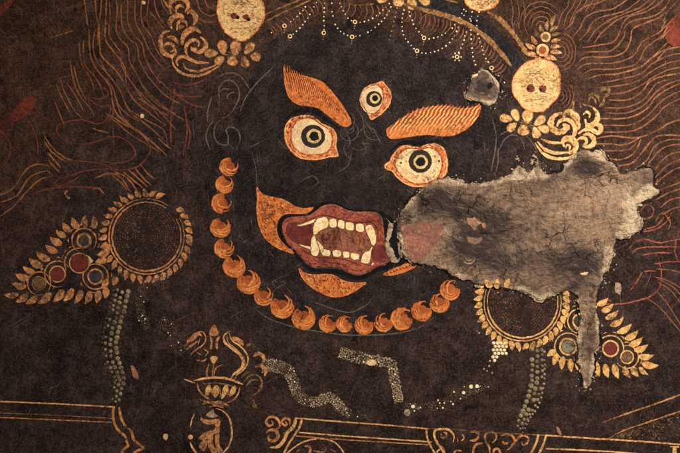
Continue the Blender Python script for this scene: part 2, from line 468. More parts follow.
# shared bead mesh (unit radius), copied per bead
def dome_mesh(mat):
    me = bpy.data.meshes.new('bead')
    v, f = [], []; seg = 12
    rings = ((1.0, -0.1), (0.97, 0.25), (0.75, 0.55), (0.38, 0.72))
    for r, h in rings:
        for i in range(seg):
            a = 2 * math.pi * i / seg
            v.append((r * math.cos(a), -h, r * math.sin(a)))
    v.append((0, -0.78, 0))
    for j in range(len(rings) - 1):
        for i in range(seg):
            k = (i + 1) % seg
            f.append((j * seg + i, j * seg + k, (j + 1) * seg + k, (j + 1) * seg + i))
    b = (len(rings) - 1) * seg
    for i in range(seg): f.append((b + i, b + (i + 1) % seg, len(v) - 1))
    me.from_pydata(v, [], f); me.update()
    for p in me.polygons: p.use_smooth = True
    me.materials.append(M[mat])
    return me
DOME = {}
def bead(x, y, r, mat, parent, name='bead', flat=0.55):
    if mat not in DOME: DOME[mat] = dome_mesh(mat)
    o = bpy.data.objects.new(name, DOME[mat])
    COL.objects.link(o)
    o.parent = parent
    o.location = Vector((wx(x), 0, wz(y))) - WL[parent.name]
    o.scale = (r * S, r * S * flat, r * S)
    return o

# ------------------------------------------------------------------ the wall
def build_wall():
    sh = Shape()
    x0, x1, y0, y1 = -420, 1100, -380, 840
    b = [(x0, y0), (x1, y0), (x1, y1), (x0, y1)]
    for (x, y) in b: sh.v.append((x, y, 0))
    for (x, y) in b: sh.v.append((x, y, -160))
    sh.f = [(0, 1, 2, 3), (7, 6, 5, 4), (4, 5, 1, 0), (5, 6, 2, 1), (6, 7, 3, 2), (7, 4, 0, 3)]
    w = sh.build('wall', 'wall', None, (340, 226.5))
    tag(w, 'dark soot-brown plaster wall that carries the whole painting', 'wall', None, 'structure')
    for pts, m in (([(86, 255), (91, 258), (93, 262), (88, 264), (86.5, 260)], 'chip'),
                   ([(131, 366), (134, 367), (138, 374), (138, 379), (133, 376)], 'chip_pink'),
                   ([(163, 435), (167, 434), (168, 438), (165, 440)], 'chip'),
                   ([(142, 1), (145, 1), (145, 4), (142, 4)], 'chip'),
                   ([(140, 115), (143.5, 114), (144, 117), (141, 118)], 'chip'),
                   ([(64, 194), (67, 190), (68, 191), (66, 195), (70, 198), (69, 199)], 'chip_pink'),
                   ([(616, 283), (621, 285), (620, 294), (615, 291)], 'crust'),
                   ([(556, 426), (560, 429), (561, 435), (558, 433)], 'chip_pink')):
        Shape().fill(pts, 0.9, True, 0.9, 0.7, 0.9).build('paint_loss', m, w)
build_wall()

# ------------------------------------------------------------------ hair strands (countless fine lines)
def hair_right():
    L = [
     [(565,30),(572,23),(576,13),(586.5,6),(598,3),(610,-3)],
     [(573,36.5),(580,28),(586,17),(598,11.5),(613,8.6),(630,-2)],
     [(579,41),(586.5,33),(592,23),(602,17),(615,14),(627,9.6),(642,-2)],
     [(594,44),(600,34.6),(608,27),(619,19),(633,14),(648,7),(658,-3)],
     [(587,43),(594,32),(602,25),(612,19),(626,13),(641,7),(652,-3)],
     [(581,48),(600,45),(613,42),(619,34),(622,25),(629,17),(645,12),(660,3),(666,-4)],
     [(581,55),(588.5,52),(608,51.5),(617,46),(624,36.5),(625,27),(633,21),(658,14),(672,-3)],
     [(578,63.5),(584.6,57.7),(608,57),(623,53),(630,42),(633,29),(646,23),(663,15),(678,0)],
     [(576,71),(586.5,64),(613.5,63),(633,56),(642,42),(658,33),(670,22),(682,10)],
     [(582,75),(592,69.6),(615,69),(636.5,63.5),(646,48),(661.5,36.5),(672,28)],
     [(588,79),(600,75),(617,74),(640,67),(652,57.7),(665,50),(684,46)],
     [(596,84),(617,80),(640,74),(652,64),(668,56),(684,53)],
     [(596,88),(617,86),(638,81),(652,71),(668,63),(684,60)],
     [(604,94),(622,93),(640,86),(652,78),(668,70),(684,67)],
     [(608.6,100),(627,100),(640.6,93),(649.5,82),(664,76),(684,73)],
     [(603,107.6),(625,107.6),(643,100),(656,84),(668,80)],
     [(604,113),(626,113),(644,105),(656,92),(668,84),(684,79)],
     [(599,118.6),(627,118),(645,110),(658,95.5),(674,86),(684,83)],
     [(600,125),(630,125),(647,116),(663,100),(684,89)],
     [(601,132),(632,131),(652,120),(665,106.5),(684,97)],
     [(596.5,138.5),(612,136),(636,138),(656,131),(670,123),(684,119)],
     [(594,144),(610,144),(625,144.7),(640.6,137.4)],
     [(603,150.6),(627,150),(637,142)],
     [(605,158),(621,159.5),(634,153),(641,139)],
     [(614,166),(632,163),(645,148.5),(658,136),(684,136)],
     [(636,168),(647,160),(654,147),(668,140),(684,140)],
     [(647,166),(658,152),(668,146),(684,144)],
     [(655,170),(667,156),(684,151)],
     [(655,178),(668,165),(684,158)],
     [(654,185),(670,172),(684,166)],
     [(656,192),(668,187),(684,181)],
     [(656,200),(668,193),(684,188)],
     [(660,208),(670,200),(684,197)],
     [(662,215),(672,209),(684,206)],
     [(640,212),(646,205),(653,208),(652,216),(646,219)],
     [(655,222),(662,213),(670,222),(668,230)],
     [(646,229),(656,226),(664,217)],
    ]
    hi = {7, 14, 17, 20, 21, 23, 24, 10}
    sh, sh2 = Shape(), Shape()
    for i, p in enumerate(L):
        (sh2 if i in hi else sh).stroke(p, 1.75 if i in hi else 1.6, 0.5, (0.12, 0.12), jit=0.18, wob=0.6, step=1.6)
    # spirals and arches round the finial and the skull
    for k in range(5):
        r = 5 + 4.2 * k
        sh.ring(541, 27, r, 1.1, 0.5, 175, 350 - 8 * k, ry=r * 1.15, jit=0.4)
    for k in range(4): sh.ring(561, 52, 4.5 + 3.4 * k, 1.1, 0.5, -110, 120, ry=6 + 4.2 * k, jit=0.4)
    for k in range(4): sh.ring(560, 96, 3.5 + 3.3 * k, 1.0, 0.5, -100, 110, ry=4.5 + 4 * k, jit=0.4)
    for k in range(8):
        x = 512 + 6.0 * k
        if k < 3: sh.stroke([(x - 2, -3), (x + 1, 12), (x, 24), (x + 4, 36)], 1.1, 0.5, jit=0.3)
    for k in range(6):
        x = 566 + 6 * k
        sh.stroke([(x + 4, -3), (x + 1, 7 - k), (x - 5, 16 - k), (x - 9 , 30 - 2 * k)][: 4 if k < 3 else 3], 1.0, 0.5, jit=0.3)
    o = sh.build('hair_strands', 'hair', None)
    tag(o, 'mass of wavy brown painted hair lines fanning out right of the right skull', 'painted hair', None, 'stuff')
    sh2.build('highlight_strands', 'hair_hi', o)
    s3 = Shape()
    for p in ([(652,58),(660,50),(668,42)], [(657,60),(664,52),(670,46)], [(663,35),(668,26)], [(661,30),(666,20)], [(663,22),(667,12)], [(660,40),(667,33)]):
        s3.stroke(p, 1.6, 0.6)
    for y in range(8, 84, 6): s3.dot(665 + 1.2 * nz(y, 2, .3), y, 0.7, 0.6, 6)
    s3.build('painted_light_dashes', 'hair_hi', o)  # subtle lines of light laid on as ochre strokes and dots

def hair_left():
    A = [
     [(116,-3),(117,11.5),(116,29),(121,40),(128,48),(129.6,61.5),(136,73),(143,86.5),(152,100)],
     [(121,-3),(122,25),(128,38),(137,46),(139,60),(147,75),(156,86),(166,96)],
     [(127.7,-3),(127.7,21),(133.5,34.6),(142,44),(145,57.7),(152.7,73),(160,82)],
     [(135,-3),(135.4,21),(143,36.5),(150,52),(160,65),(166,72)],
     [(142,-3),(141.5,21),(151,36.5),(156.5,50),(168,65)],
     [(109,-3),(110,17),(109,34.6),(116,46),(121,54),(122,67),(133,84.6),(141,97),(152,108.5),(163,121)],
     [(95,29),(93,46),(97,61.5),(110.4,77),(118,88),(122,95),(128.5,108.5),(146,120),(163,130),(168,145.5)],
     [(89,29),(90,52),(95,67),(108.5,84.6),(111,95)],
     [(83.5,40),(84.4,63.5),(95,77),(101,88),(104,97)],
     [(78.6,42),(81.5,63.5),(90,78),(94,90)],
     [(63.6,90),(73,108.5),(83.5,120)], [(56,84),(62,98),(72,116)], [(54,100),(63.6,124)], [(66,82),(76,97),(84,112)],
     [(150,11.5),(158,22),(164,29)], [(160,-3),(164,8),(170,15)], [(172,-3),(176,4)],
     [(138,98),(150,106),(168,116)], [(144,92),(160,106),(176,114)],
     [(105,78),(113,89),(118,104),(128,115),(140,122)],
     [(133,84.6),(145,98),(160,112),(176,130)], [(143,86.5),(156,100),(172,113),(184,120)], [(154.6,84.6),(166,96),(180,104)], [(160,81),(172,92),(184,97)],
     [(126,86.5),(134,100),(148,112),(166,126)], [(122,95),(130,112),(148,126),(166,142)], [(116,100),(122,116),(136,130),(150,142)], [(100,60),(106,72),(116,84),(122,92)],
     [(84,-3),(86,14),(88,26)], [(95,-3),(96,14),(99,29)], [(102,-3),(100,16),(98,30),(98,44)], [(168,-3),(172,8),(176,12)], [(154,-3),(156,10),(162,22),(168,28)],
     [(104,112),(116,122),(130,134),(146,144),(160,152)], [(74,66),(78,84),(86,100)], [(70,60),(72,74),(76,86)], [(188,3),(196,16),(206,22),(216,22)], [(196,-3),(200,10),(210,16),(217,14)], [(204,-3),(207,6),(214,9)],
     [(60,78),(64,92),(70,100)], [(72,80),(80,96),(90,108),(94,116)],
    ]
    R = [
     [(149,-3),(147,21),(154.6,34.6),(161,40)],
     [(55,173),(60,178),(70,176),(85,171),(105,169),(125,170),(140,165),(150,152),(148,145),(140,140)],
     [(73,161),(90,162),(105,165),(115,170)],
     [(80,145),(95,142),(110,137),(122,138),(132,146),(135,155),(128,161),(112,163),(95,160)],
     [(83.5,95),(99,106),(110,106),(107,119),(97,124),(81,120),(60,124),(57,132),(65,141.6),(81,144)],
     [(60,178),(55,183),(60,186),(72,181),(80,176)],
     [(110,106),(113,114),(108,122)], [(90,97),(100,99),(108,95),(104,88),(96,90)],
     [(32,127),(37,140),(38,155)], [(0,128),(9,142),(10,152),(6,162),(-2,170)],
     [(175,88),(171,116),(171,145.5)], [(184,106),(187,130),(183,156)], [(186,118),(190,135),(187,150)],
     [(172,88),(180,98),(195,106),(206,107)], [(168,98),(178,95),(190,97),(203,96)],
     [(172,82),(182,85),(194,84),(206,79)], [(160,84),(158,76),(166,68),(172,66)],
     [(30,195),(44,190),(66,187),(104,188)],
    ]
    H = [
     [(99,20),(99,29),(100,50),(102.7,57.7),(116,71),(126,86.5)],
     [(111,88),(115,111),(131,127),(149.6,140),(167,156)],
     [(106.5,-3),(105.6,21),(105.6,40),(114,52),(124,66),(126,84)],
     [(116,0),(117,6),(117,12)], [(92,128),(100,131),(109,133)], [(158,138),(164,144),(171,149)],
     [(42,131),(50,145),(62,156),(73,161)], [(45,142),(52,152),(66,162)], [(47,152),(54,160),(61,168)], [(48,160),(55,168),(60,172)],
     [(46,170),(53,175)],
     [(-3,196),(12,189),(26,170),(38,164),(50,166)], [(-3,203),(16,196),(30,177),(46,171)], [(-3,218),(14,206),(28,190),(40,180),(52,176)],
     [(95,178),(108,174),(118,180),(127,190)], [(105,172),(120,177),(130,192)], [(113,171),(127,178),(138,192)], [(122,171),(133,180),(143,188)],
     [(129,170),(140,180),(148,187)], [(135,168),(143,178),(151,185)], [(140,164),(148,174),(155,179)],
     [(92,190),(98,188),(104,194)], [(50,38),(73,31)], [(110,115),(125,125),(140,132),(152,148)],
    ]
    sh = Shape()
    for p in A: sh.stroke(p, 1.45, 0.5, (0.1, 0.15), jit=0.18, wob=0.6, step=1.6)
    o = sh.build('hair_strands', 'hair', None)
    tag(o, 'mass of faint wavy hair lines in red and brown left of the left skull', 'painted hair', None, 'stuff')
    s2 = Shape()
    for p in R: s2.stroke(p, 1.6, 0.5, (0.15, 0.15), jit=0.18, wob=0.6, step=1.6)
    s2.build('red_strands', 'hair_red', o)
    s3 = Shape()
    for p in H: s3.stroke(p, 1.7, 0.55, (0.2, 0.2), jit=0.3, wob=0.5, step=1.8)
    s3.build('highlight_strands', 'hair_hi', o)
    s5 = Shape(); r5 = random.Random(51)
    for k in range(150):
        x, y = (r5.uniform(-2, 92), r5.uniform(4, 120)) if k < 110 else (r5.uniform(168, 214), r5.uniform(100, 210))
        a = r5.uniform(.2, 1.9) if k < 110 else r5.uniform(1.2, 1.9); L = r5.uniform(5, 17); c = r5.uniform(-.6, .6)
        s5.stroke([(x, y), (x + L * .5 * math.cos(a + c), y + L * .5 * math.sin(a + c)), (x + L * math.cos(a), y + L * math.sin(a))], r5.uniform(.7, 1.3), .45, (.4, .4), wob=.9)
    s5.build('faint_strands', 'hair_faint', o)['kind'] = 'stuff'
    s4 = Shape()
    for p in ([(36,17),(60,10),(85,4),(100,0)], [(48,67),(62,62),(74,60)], [(52,80),(65,77),(74,75)], [(4,38),(12,37),(16,39)]):
        s4.stroke(p, 2.4, 0.4, (0.4, 0.4), wob=0.8)
    s4.build_each('rubbed_strands', 'hair_faint', o)
hair_right()
hair_left()

def lower_right_strands():
    sh = Shape()
    for p in ([(629,249),(635,242),(645,239.5),(660,242.5),(684,238)], [(631,255),(638,248.5),(652,247),(684,247)],
              [(642,255),(655,253),(672,253)], [(598,304),(620,304),(640,300),(654,294),(661,282),(660,264),(655,252)],
              [(642,232),(656,229),(666,222),(672,212)], [(644,272),(650,271),(656,271)],
              [(676,240),(675,252),(678,262)], [(654,264),(668,262),(682,262)], [(612,302),(605,298)], [(630,291),(637,281),(642,272),(637,282)]):
        sh.stroke(p, 1.5, 0.55, (0.1, 0.3), jit=0.3, wob=0.4)
    o = sh.build('red_flame_strands', 'salmon', None)
    tag(o, 'salmon red curling painted lines below the right tip of the plaster loss', 'painted flame', None, None)
    s2 = Shape()
    for p in ([(655,277),(668,281),(684,290)], [(657,282),(670,290),(684,308)], [(655,290),(666,302),(684,330)],
              [(645,297),(660,308),(684,336)], [(658,279),(674,288),(684,300)], [(656,269),(670,270),(684,273)]):
        s2.stroke(p, 1.3, 0.5, (0.1, 0.2), jit=0.3, wob=0.4)
    s2.build('brown_strands', 'hair', o)
lower_right_strands()

# faded red shapes at the edges
def red_shapes():
    a = Shape().fill([(-4,126),(10,115),(20,104),(29,96),(35,98),(35,106),(27,114),(16,123),(6,131),(-4,136)], 0.6)
    o = a.build('red_flame_lobe', 'red_cloth'); tag(o, 'rubbed dark red rounded lobe at the left edge beside the hair lines', 'painted flame')
    b = Shape().fill([(-4,10),(6,3),(10,-4),(16,-4),(12,4),(4,12),(-4,15)], 0.6)
    o = b.build('red_flame_lobe', 'red_cloth'); tag(o, 'small dark red patch cut off by the top left corner', 'painted flame')
    c = Shape().fill([(666,40),(667,27),(674,17),(690,9),(700,20),(698,48),(680,49),(670,44)], 0.7)
    o = c.build('red_flame_lobe', 'red_cloth'); tag(o, 'brick red rounded patch cut off by the right edge among the brown hair', 'painted flame')
red_shapes()

# ------------------------------------------------------------------ the face
def point_strokes(poly, n, fn, seed=1):
    r = random.Random(seed)
    xs = [p[0] for p in poly]; ys = [p[1] for p in poly]
    out = []
    while len(out) < n:
        x, y = r.uniform(min(xs), max(xs)), r.uniform(min(ys), max(ys))
        if inside((x, y), poly): out.append(fn(x, y, r))
    return out

def clip(pts, poly):
    return [p for p in spline(pts, False, 1.0) if inside(p, poly)]

CURLS = [  # x, y, radius, notch angle, direction of the flame tips (+ clockwise), squash
 (228.5,166.5,9.2,-60,1), (224,184.5,9,-75,1), (221,203,9.8,-55,1), (220,227.5,10,-82,1), (223.5,248,9.8,-80,1),
 (233.5,266.5,11,-95,1), (248,282.5,11.6,-115,1), (263,296.5,9.5,-110,1), (281.5,307,11.6,-112,1), (303,318,11.5,-105,1),
 (328,324,8.8,-25,-1), (344.5,324.5,8.2,-20,-1), (364.5,325.5,9.5,-38,-1), (384,323,9.2,-35,-1), (402,319.5,11,-15,-1),
 (422,311.5,10,-38,-1), (440,303.5,9.6,-48,-1), (450.5,290.5,10,-25,-1)]

def beard_curl(face, i, cx, cy, r, notch, d):
    rr = random.Random(100 + i); r *= 1.02
    def P(a, k): return (cx + r * k * math.cos(math.radians(a)), cy + r * k * math.sin(math.radians(a)))
    nt = (5 if r > 10.2 else 4) - (1 if rr.random() < .25 else 0)
    span = 132 + rr.uniform(-22, 14)
    pts = [P(notch + d * 4, 0.52)]
    N = 28
    for k in range(N + 1):
        off = 14 + (360 - 14 - span) * k / N
        pts.append(P(notch - d * off, 0.94 + 0.03 * math.sin(k * 0.9 + i)))
    for k in range(7):
        pts.append(P(notch + d * span * (1 - k / 7), 0.72 - 0.02 * k))
    o = Shape().fill(pts, 0.9, False, 0.7, 1, 0.5).build('beard_curl', 'orange_deep', face)
    for t in range(nt):
        body = 0.86 - 0.74 * t / nt
        tip = span * (1 - (t + rr.uniform(-.12, .12)) / nt)
        a0 = 18 + 10 * t; sweep = 360 - a0 - tip
        seq = []
        for k in range(18):
            u = k / 17
            g = max(0, (u - .62) / .38); g = g * g * (3 - 2 * g)
            g2 = max(0, 1 - u / .3)
            kk = body + (1.03 + rr.uniform(-.02, .02) - body) * g + (0.10 * (1 - body)) * g2
            seq.append(P(notch - d * (a0 + sweep * u), kk))
        Shape().stroke(seq, r * (0.25 + rr.uniform(-.03, .05)), 1.5, (0.35, 0.3), wob=0.6, jit=.25, minw=.3).build('flame_strand', 'orange' , o)
        Shape().stroke([(x + (cx - x) * .05, y + (cy - y) * .05) for x, y in seq[4:-2]], 0.75, 1.75, (0.4, 0.4), wob=1.2, jit=.2).build('strand_light', 'orange_light' if (i + t) % 3 else 'orange_rim', o)

def eye(face, name, outer, inner, iris, ring, label, white='cream', lash=None):
    e = Shape().fill(outer, 1.0, True, 0.5).build(name, 'orange_rim', face)
    e['label'] = label
    Shape().fill(inner, 1.25, True, 0.5).build('eye_white', white, e)
    Shape().ellipse(iris[0], iris[1], iris[2], iris[3], 1.5, 0.5).build('iris', 'iris', e)
    rm = (ring[2] + ring[3]) / 2
    Shape().ring(ring[0], ring[1], rm, ring[2] - ring[3], 1.9, wob=0.7, jit=.3).build('iris_ring', 'ring', e)
    Shape().ellipse(ring[0], ring[1], ring[3] * 0.9, ring[3] * 0.9, 1.7, 0.4).build('pupil', 'pupil', e)
    # thin dark-red brush line between rim and white
    n = len(inner)
    cx = sum(p[0] for p in inner) / n; cy = sum(p[1] for p in inner) / n
    k = Shape()
    k.stroke([(cx + (x - cx) * 1.06, cy + (y - cy) * 1.06) for x, y in inner], 0.9, 1.35, closed=True, wob=0.8, jit=0.5)
    k.build('rim_line', 'orange_deep', e)
    h = Shape()
    h.stroke([(cx + (x - cx) * 0.965, cy + (y - cy) * 0.965) for x, y in outer], 1.2, 1.2, closed=True, wob=0.9, jit=0.4)
    h.build('rim_highlight', 'orange_light', e)
    r = random.Random(int(cx)); da, db = Shape(), Shape()
    for i in range(46):
        t_ = r.random() * n; j = int(t_) % n; f = t_ - int(t_)
        def lp(poly, off):
            a_, b_ = poly[(j + off) % len(poly)], poly[(j + 1 + off) % len(poly)]
            return Vector((a_[0] + (b_[0] - a_[0]) * f, a_[1] + (b_[1] - a_[1]) * f))
        pin = lp(inner, 0); dirv = (pin - Vector((cx, cy)))
        q_ = Vector((cx, cy)) + dirv * 1.02; lim = 0
        while inside(q_, outer) and lim < 40: q_ += dirv.normalized() * .4; lim += 1
        mid = pin.lerp(q_, r.uniform(.2, .85)); tg = Vector((-dirv.y, dirv.x)).normalized(); L = r.uniform(.8, 2.4)
        if inside(mid, outer) and not inside(mid, inner):
            (da if r.random() < .5 else db).stroke([mid - tg * L, mid + dirv.normalized() * .2, mid + tg * L], r.uniform(.7, 1.5), 1.4, (.4, .4), wob=.9)
    if da.v: da.build('pale_dab', 'cream', e)
    if db.v: db.build('dark_dab', 'red_line', e)
    return e

def build_face():
    face = thing('face', 'snarling black wrathful face with three staring eyes and orange flaming beard', 'painted face', 345, 200)
    Shape().fill([(262,52),(285,33),(330,24),(380,28),(430,50),(470,70),(498,97),(508,130),(503,165),(495,215),(482,262),(470,287),(458,305),
                  (440,322),(415,332),(380,338),(340,337),(300,331),(262,313),(235,290),(213,258),(205,225),(206,190),(212,162),(224,140),(236,115),(250,85)],
                 0.25, True, 1.5, 3, 0.1).build('face_skin', 'skin', face)
    g = Shape()
    g.stroke([(254,308),(268,318),(290,326),(315,331),(350,335),(390,334),(418,328),(436,316)], 1.6, 0.6, wob=0.8)
    g.stroke([(310,301),(325,306),(340,311),(352,312),(366,305),(372,298)], 1.3, 0.6, wob=0.8)
    g.build_each('jaw_line', 'hair_grey', face)
    # ears drawn in thin grey outline
    e = Shape()
    for p in ([(219,112),(219,98),(219,88),(225,81),(232,81),(238,88),(239,98),(234,108),(228,116),(221,118)],
              [(219,92),(224,89),(231,90)], [(229,100),(227,96),(231,93),(235,92)], [(216,78),(228,73),(240,76),(250,90)],
              [(240,112),(246,97),(256,84),(268,72),(276,64)], [(214,120),(208,128),(206,138),(210,150)],
              [(225,118),(216,124),(214,135),(218,143),(227,145),(228,136),(226,130),(231,127),(238,131),(240,140),(236,150)],
              [(212,96),(208,110),(207,122)]):
        e.stroke(p, 1.5, 0.6, (0.2, 0.2), wob=0.6)
    o = e.build('ear', 'hair_grey', face); o['label'] = 'left ear sketched in thin grey lines'
    e = Shape()
    for p in ([(492,118),(496,135),(495,150),(491,172)], [(499,150),(505,139),(513,135),(521,139),(525,150)], [(498,148),(498,160),(496,172)],
              [(499,136),(508,131),(520,132),(530,140),(538,152)]):
        e.stroke(p, 1.5, 0.6, (0.2, 0.2), wob=0.6)
    o = e.build('ear', 'hair_grey', face); o['label'] = 'right ear sketched in thin grey lines above the plaster loss'
    # frown lines at the nose root and fine whiskers
    e = Shape()
    for p in ([(350,112),(354,118),(353,127),(347,132)], [(356,108),(362,117),(363,128),(356,134)], [(364,118),(369,127),(377,131)],
              [(372,126),(377,136),(382,145)], [(346,132),(350,142),(346,150)], [(352,150),(348,165),(338,172)], [(362,140),(366,150),(362,158)],
              [(252,152),(256,170),(257,186)], [(385,78),(381,85)]):
        e.stroke(p, 0.9, 0.55, (0.3, 0.3), wob=0.8)
    for p in ([(342,128),(340,134),(345,140),(353,140),(358,134),(357,126),(352,122)], [(346,129),(348,133),(353,132),(354,127)], [(366,122),(364,130),(367,137),(374,140),(381,139)],
              [(370,126),(372,132),(378,133)], [(346,142),(344,150),(348,157),(356,160)], [(350,146),(356,150),(362,150),(368,146)], [(360,143),(364,144),(370,143)], [(300,182),(312,176),(318,182),(312,188)], [(404,188),(414,194),(424,192)]):
        e.stroke(p, 0.9, 0.55, (0.3, 0.3), wob=0.8)
    e.build_each('frown_line', 'hair_grey', face)
    e = Shape()
    for p in ([(286,284),(277,288),(271,295)], [(273,279),(278,283)], [(282,280),(286,284)], [(290,280),(293,283)], [(275,287),(272,282),(277,279)]):
        e.stroke(p, 0.9, 0.55, wob=0.8)
    e.build('scratch', 'bead_faint', face)

    # eyebrows
    B1 = [(283,66),(284,77),(284,82),(286,90),(288,96),(293,102),(300,105.5),(310,106.5),(318,108.5),(326,114),(334,120.5),(341,125.5),(347,127),(350.5,125),(351,120),
          (346,111),(341,103),(334,94),(328,87),(321,81),(311,77.5),(303,75.5),(296,74),(290,73),(286,73)]
    b1 = Shape().fill(B1, 1.0, True, 0.4).build('eyebrow', 'orange', face); b1['label'] = 'left eyebrow of combed orange strands'
    hl, dk, tip = Shape(), Shape(), Shape()
    for i in range(27):
        t = i / 26
        x0 = 286 + 62 * t; y0 = 72 + 46 * t ** 1.5
        seq = clip([(x0 - 4, y0 - 5), (x0 - 1, y0 + 4), (x0 + 1, y0 + 13), (x0 + 3.5, y0 + 22), (x0 + 9, y0 + 30)], [Vector(p) for p in B1])
        if len(seq) > 4:
            hl.stroke(seq, 1.0, 1.25, (0.3, 0.6), wob=0.5)
            dk.stroke([(x + 1.3, y) for x, y in seq[: int(len(seq) * .62)]], 0.8, 1.2, (0.0, 0.7), wob=0.5)
        if i % 1 == 0: tip.stroke([(x0 + 1, y0 + 5), (x0 - 0.5, y0), (x0 - 1.6, y0 - 4.5 - (3 if i < 3 else 0))], 1.4, 1.0, (0.0, 0.8), wob=0.4)
    for (x, y, r) in point_strokes([(296,90),(318,98),(318,106),(298,103)], 40, lambda x, y, r: (x, y, r.uniform(.5, .9)), 3): dk.dot(x, y, r, 1.25, 6)
    hl.build('light_strand', 'orange_rim', b1); dk.build('dark_strand', 'red_line', b1); tip.build('hair_tip', 'orange', b1)
    B2 = [(386.5,132),(387,128.5),(395,123),(403,117),(411,113),(420,109),(430,107),(440,106),(450,106.5),(460,108.5),(470,108),(480,105),
          (479.5,113),(475,121),(468,128),(460,133),(451,136),(440,136.3),(430,135),(420,135.5),(410,137),(400,138.5),(392,139),(388,137)]
    b2 = Shape().fill(B2, 1.0, True, 0.4).build('eyebrow', 'orange', face); b2['label'] = 'right eyebrow with pale wavy strands'
    hl, dk, tip = Shape(), Shape(), Shape()
    V2 = [Vector(p) for p in B2]
    for i in range(26):
        x = 378 + i * 4.0
        base = [(x, 137), (x + 4, 133), (x + 6, 128), (x + 10, 124), (x + 13, 119), (x + 17, 115), (x + 19, 110), (x + 23, 106), (x + 26, 103)]
        seq = clip(base, V2)
        if len(seq) > 4:
            hl.stroke(seq, 1.45, 1.35, (0.5, 0.15), wob=0.4)
            a, b = seq[-2], seq[-1]
            dv = (b - a).normalized()
            tip.stroke([a, b, b + dv * 2.5 + Vector((0.8, -0.6))], 1.4, 1.1, (0, 0.8))
        seq = clip([(a + 1.9, b + 0.4) for a, b in base], V2)
        if len(seq) > 6: dk.stroke(seq[len(seq) // 3:], 0.95, 1.15, (0.5, 0.0), wob=0.5)
    hl.build('light_strand', 'orange_light', b2); dk.build('dark_strand', 'red_line', b2); tip.build('hair_tip', 'orange_rim', b2)

    # eyes
    s = Shape()
    s.stroke([(286,119),(294,112.5),(304,110),(314,111),(322,116),(330,122),(340,128)], 5.0, 0.8, (0.3, 0.3))
    s.stroke([(390,152),(398,145),(408,142),(418,143.5),(428,141.5),(440,141.5),(447,147)], 4.0, 0.8, (0.3, 0.3))
    s.build_each('eyelid_line', 'black', face)
    eye(face, 'eye', [(284,132),(285,126),(289,120),(296,116.5),(304,115),(311,115.5),(317,119),(323,124),(330,127),(335,131),(337,137),(336.5,147),(339,156),
                      (335,157),(327,158),(318,160),(308,160),(299,158),(292,153),(287,146),(284.5,139)],
        [(292,136),(293,129),(297,123),(303,119.5),(310,119),(315,121),(321,125.5),(327,129),(331,135),(331.5,142),(329,149),(323,153),(314,154),(305,153.5),(298,150),(293.5,144)],
        (313,136.4,12,11.6), (314,136.3,7.6,4.6), 'left eye, round with orange rim and ringed pupil', 'cream_grey')
    eye(face, 'eye', [(360,100),(361,94),(365,88),(371,84.5),(377,83),(381.5,81),(386,85),(390,90),(391.5,97),(389.5,105),(385,111),(379,116),(371,120),(369,115.5),(364,110),(361,105)],
        [(361.5,100),(363,93),(368,88),(374,85.5),(379,87),(382.5,93),(382.5,101),(380,108),(375,112),(369,112.5),(365,108)],
        (374,99.2,8,8), (375,98.4,5.3,2.9), 'small upright third eye in the forehead', 'cream_grey')
    e = eye(face, 'eye', [(383.5,166),(389,161),(392,155),(397,149),(403,145.5),(409,145.5),(414,147),(420,147),(426,144.5),(433,143.5),(440,145),(445,150),(447.5,158),(448,166),(445.5,175),(440,181),(433,185),(424,187),(414,187),(405,184),(397,178),(391,171),(387,170)],
        [(396,163),(399,156),(405,150.5),(412,149),(420,150),(428,148.5),(435,150.5),(440,157),(441,165),(439,173),(434,179),(426,182.5),(416,183),(408,180),(401,174),(397,168)],
        (420.3,161.3,11.6,11.6), (420.6,161.8,7.5,4.5), 'right eye, wide open beside the plaster loss', 'cream')
    k = Shape().dot(439, 161, 1.5, 1.6).dot(401, 163, 1.6, 1.5).dot(402.5, 177, 0.8, 1.5, 6).dot(416.5, 178, 0.8, 1.5, 6).dot(428, 179.5, 1.0, 1.5, 6).dot(433, 173, .7, 1.5, 6)
    k.build('fleck', 'jewel_green', e)

    # moustache and chin beard
    MO = [(257,187),(258.5,190),(264,195),(273,197.5),(282,199.5),(290,203.5),(297,207.5),(305,208.5),(313,207.5),(309,212),(303,213.5),(293,213.5),(285,214),(280,217.5),(277,223),
          (276.5,230),(278.5,237),(282.5,243),(288,248),(293.5,253.5),(285,250.8),(277,247.5),(268,241),(262,233),(258.3,222),(257,210),(257.3,198)]
    CH = [(299,268.5),(303,272),(310,274.5),(318,275),(327,274.3),(335,276),(343,280.5),(352,282.8),(358,283),(365.5,283),(360,287.5),(353,292),(343,296),(332,296.7),(322,293.3),(312,287.3),(305,281.3),(301,275)]
    for nm, poly, lab, n, seed in (('moustache', MO, 'orange moustache sweeping up left of the mouth', 170, 5), ('chin_beard', CH, 'orange crescent of beard under the lower lip', 130, 6)):
        o = Shape().fill(poly, 1.0, True, 0.45).build(nm, 'orange', face); o['label'] = lab
        d = Shape(); l = Shape()
        for (x, y, a, ln, w) in point_strokes(poly, n, lambda x, y, r: (x, y, r.uniform(0.5, 1.9) if nm == 'chin_beard' else r.uniform(0.3, 1.4), r.uniform(1.6, 3.4), r.uniform(.7, 1.1)), seed):
            q = (x + ln * math.cos(a), y + ln * math.sin(a))
            if inside(q, poly): (d if (x * 7 + y * 3) % 5 > 1.4 else l).stroke([(x, y), ((x + q[0]) / 2 + .4, (y + q[1]) / 2), q], w, 1.25, (0.3, 0.5))
        d.build('dark_stipple', 'red_line', o); l.build('light_stipple', 'orange_light', o)
        ed = Shape()
        ed.stroke([(a, b) for a, b in poly], 1.0, 1.2, closed=True, wob=0.8)
        ed.build('edge_line', 'orange_rim', o)
    SB = [(383,274.3),(390,270),(400,266),(407,263),(413,262),(417,264.5),(414,268),(405,272),(395,275),(387,275.8)]
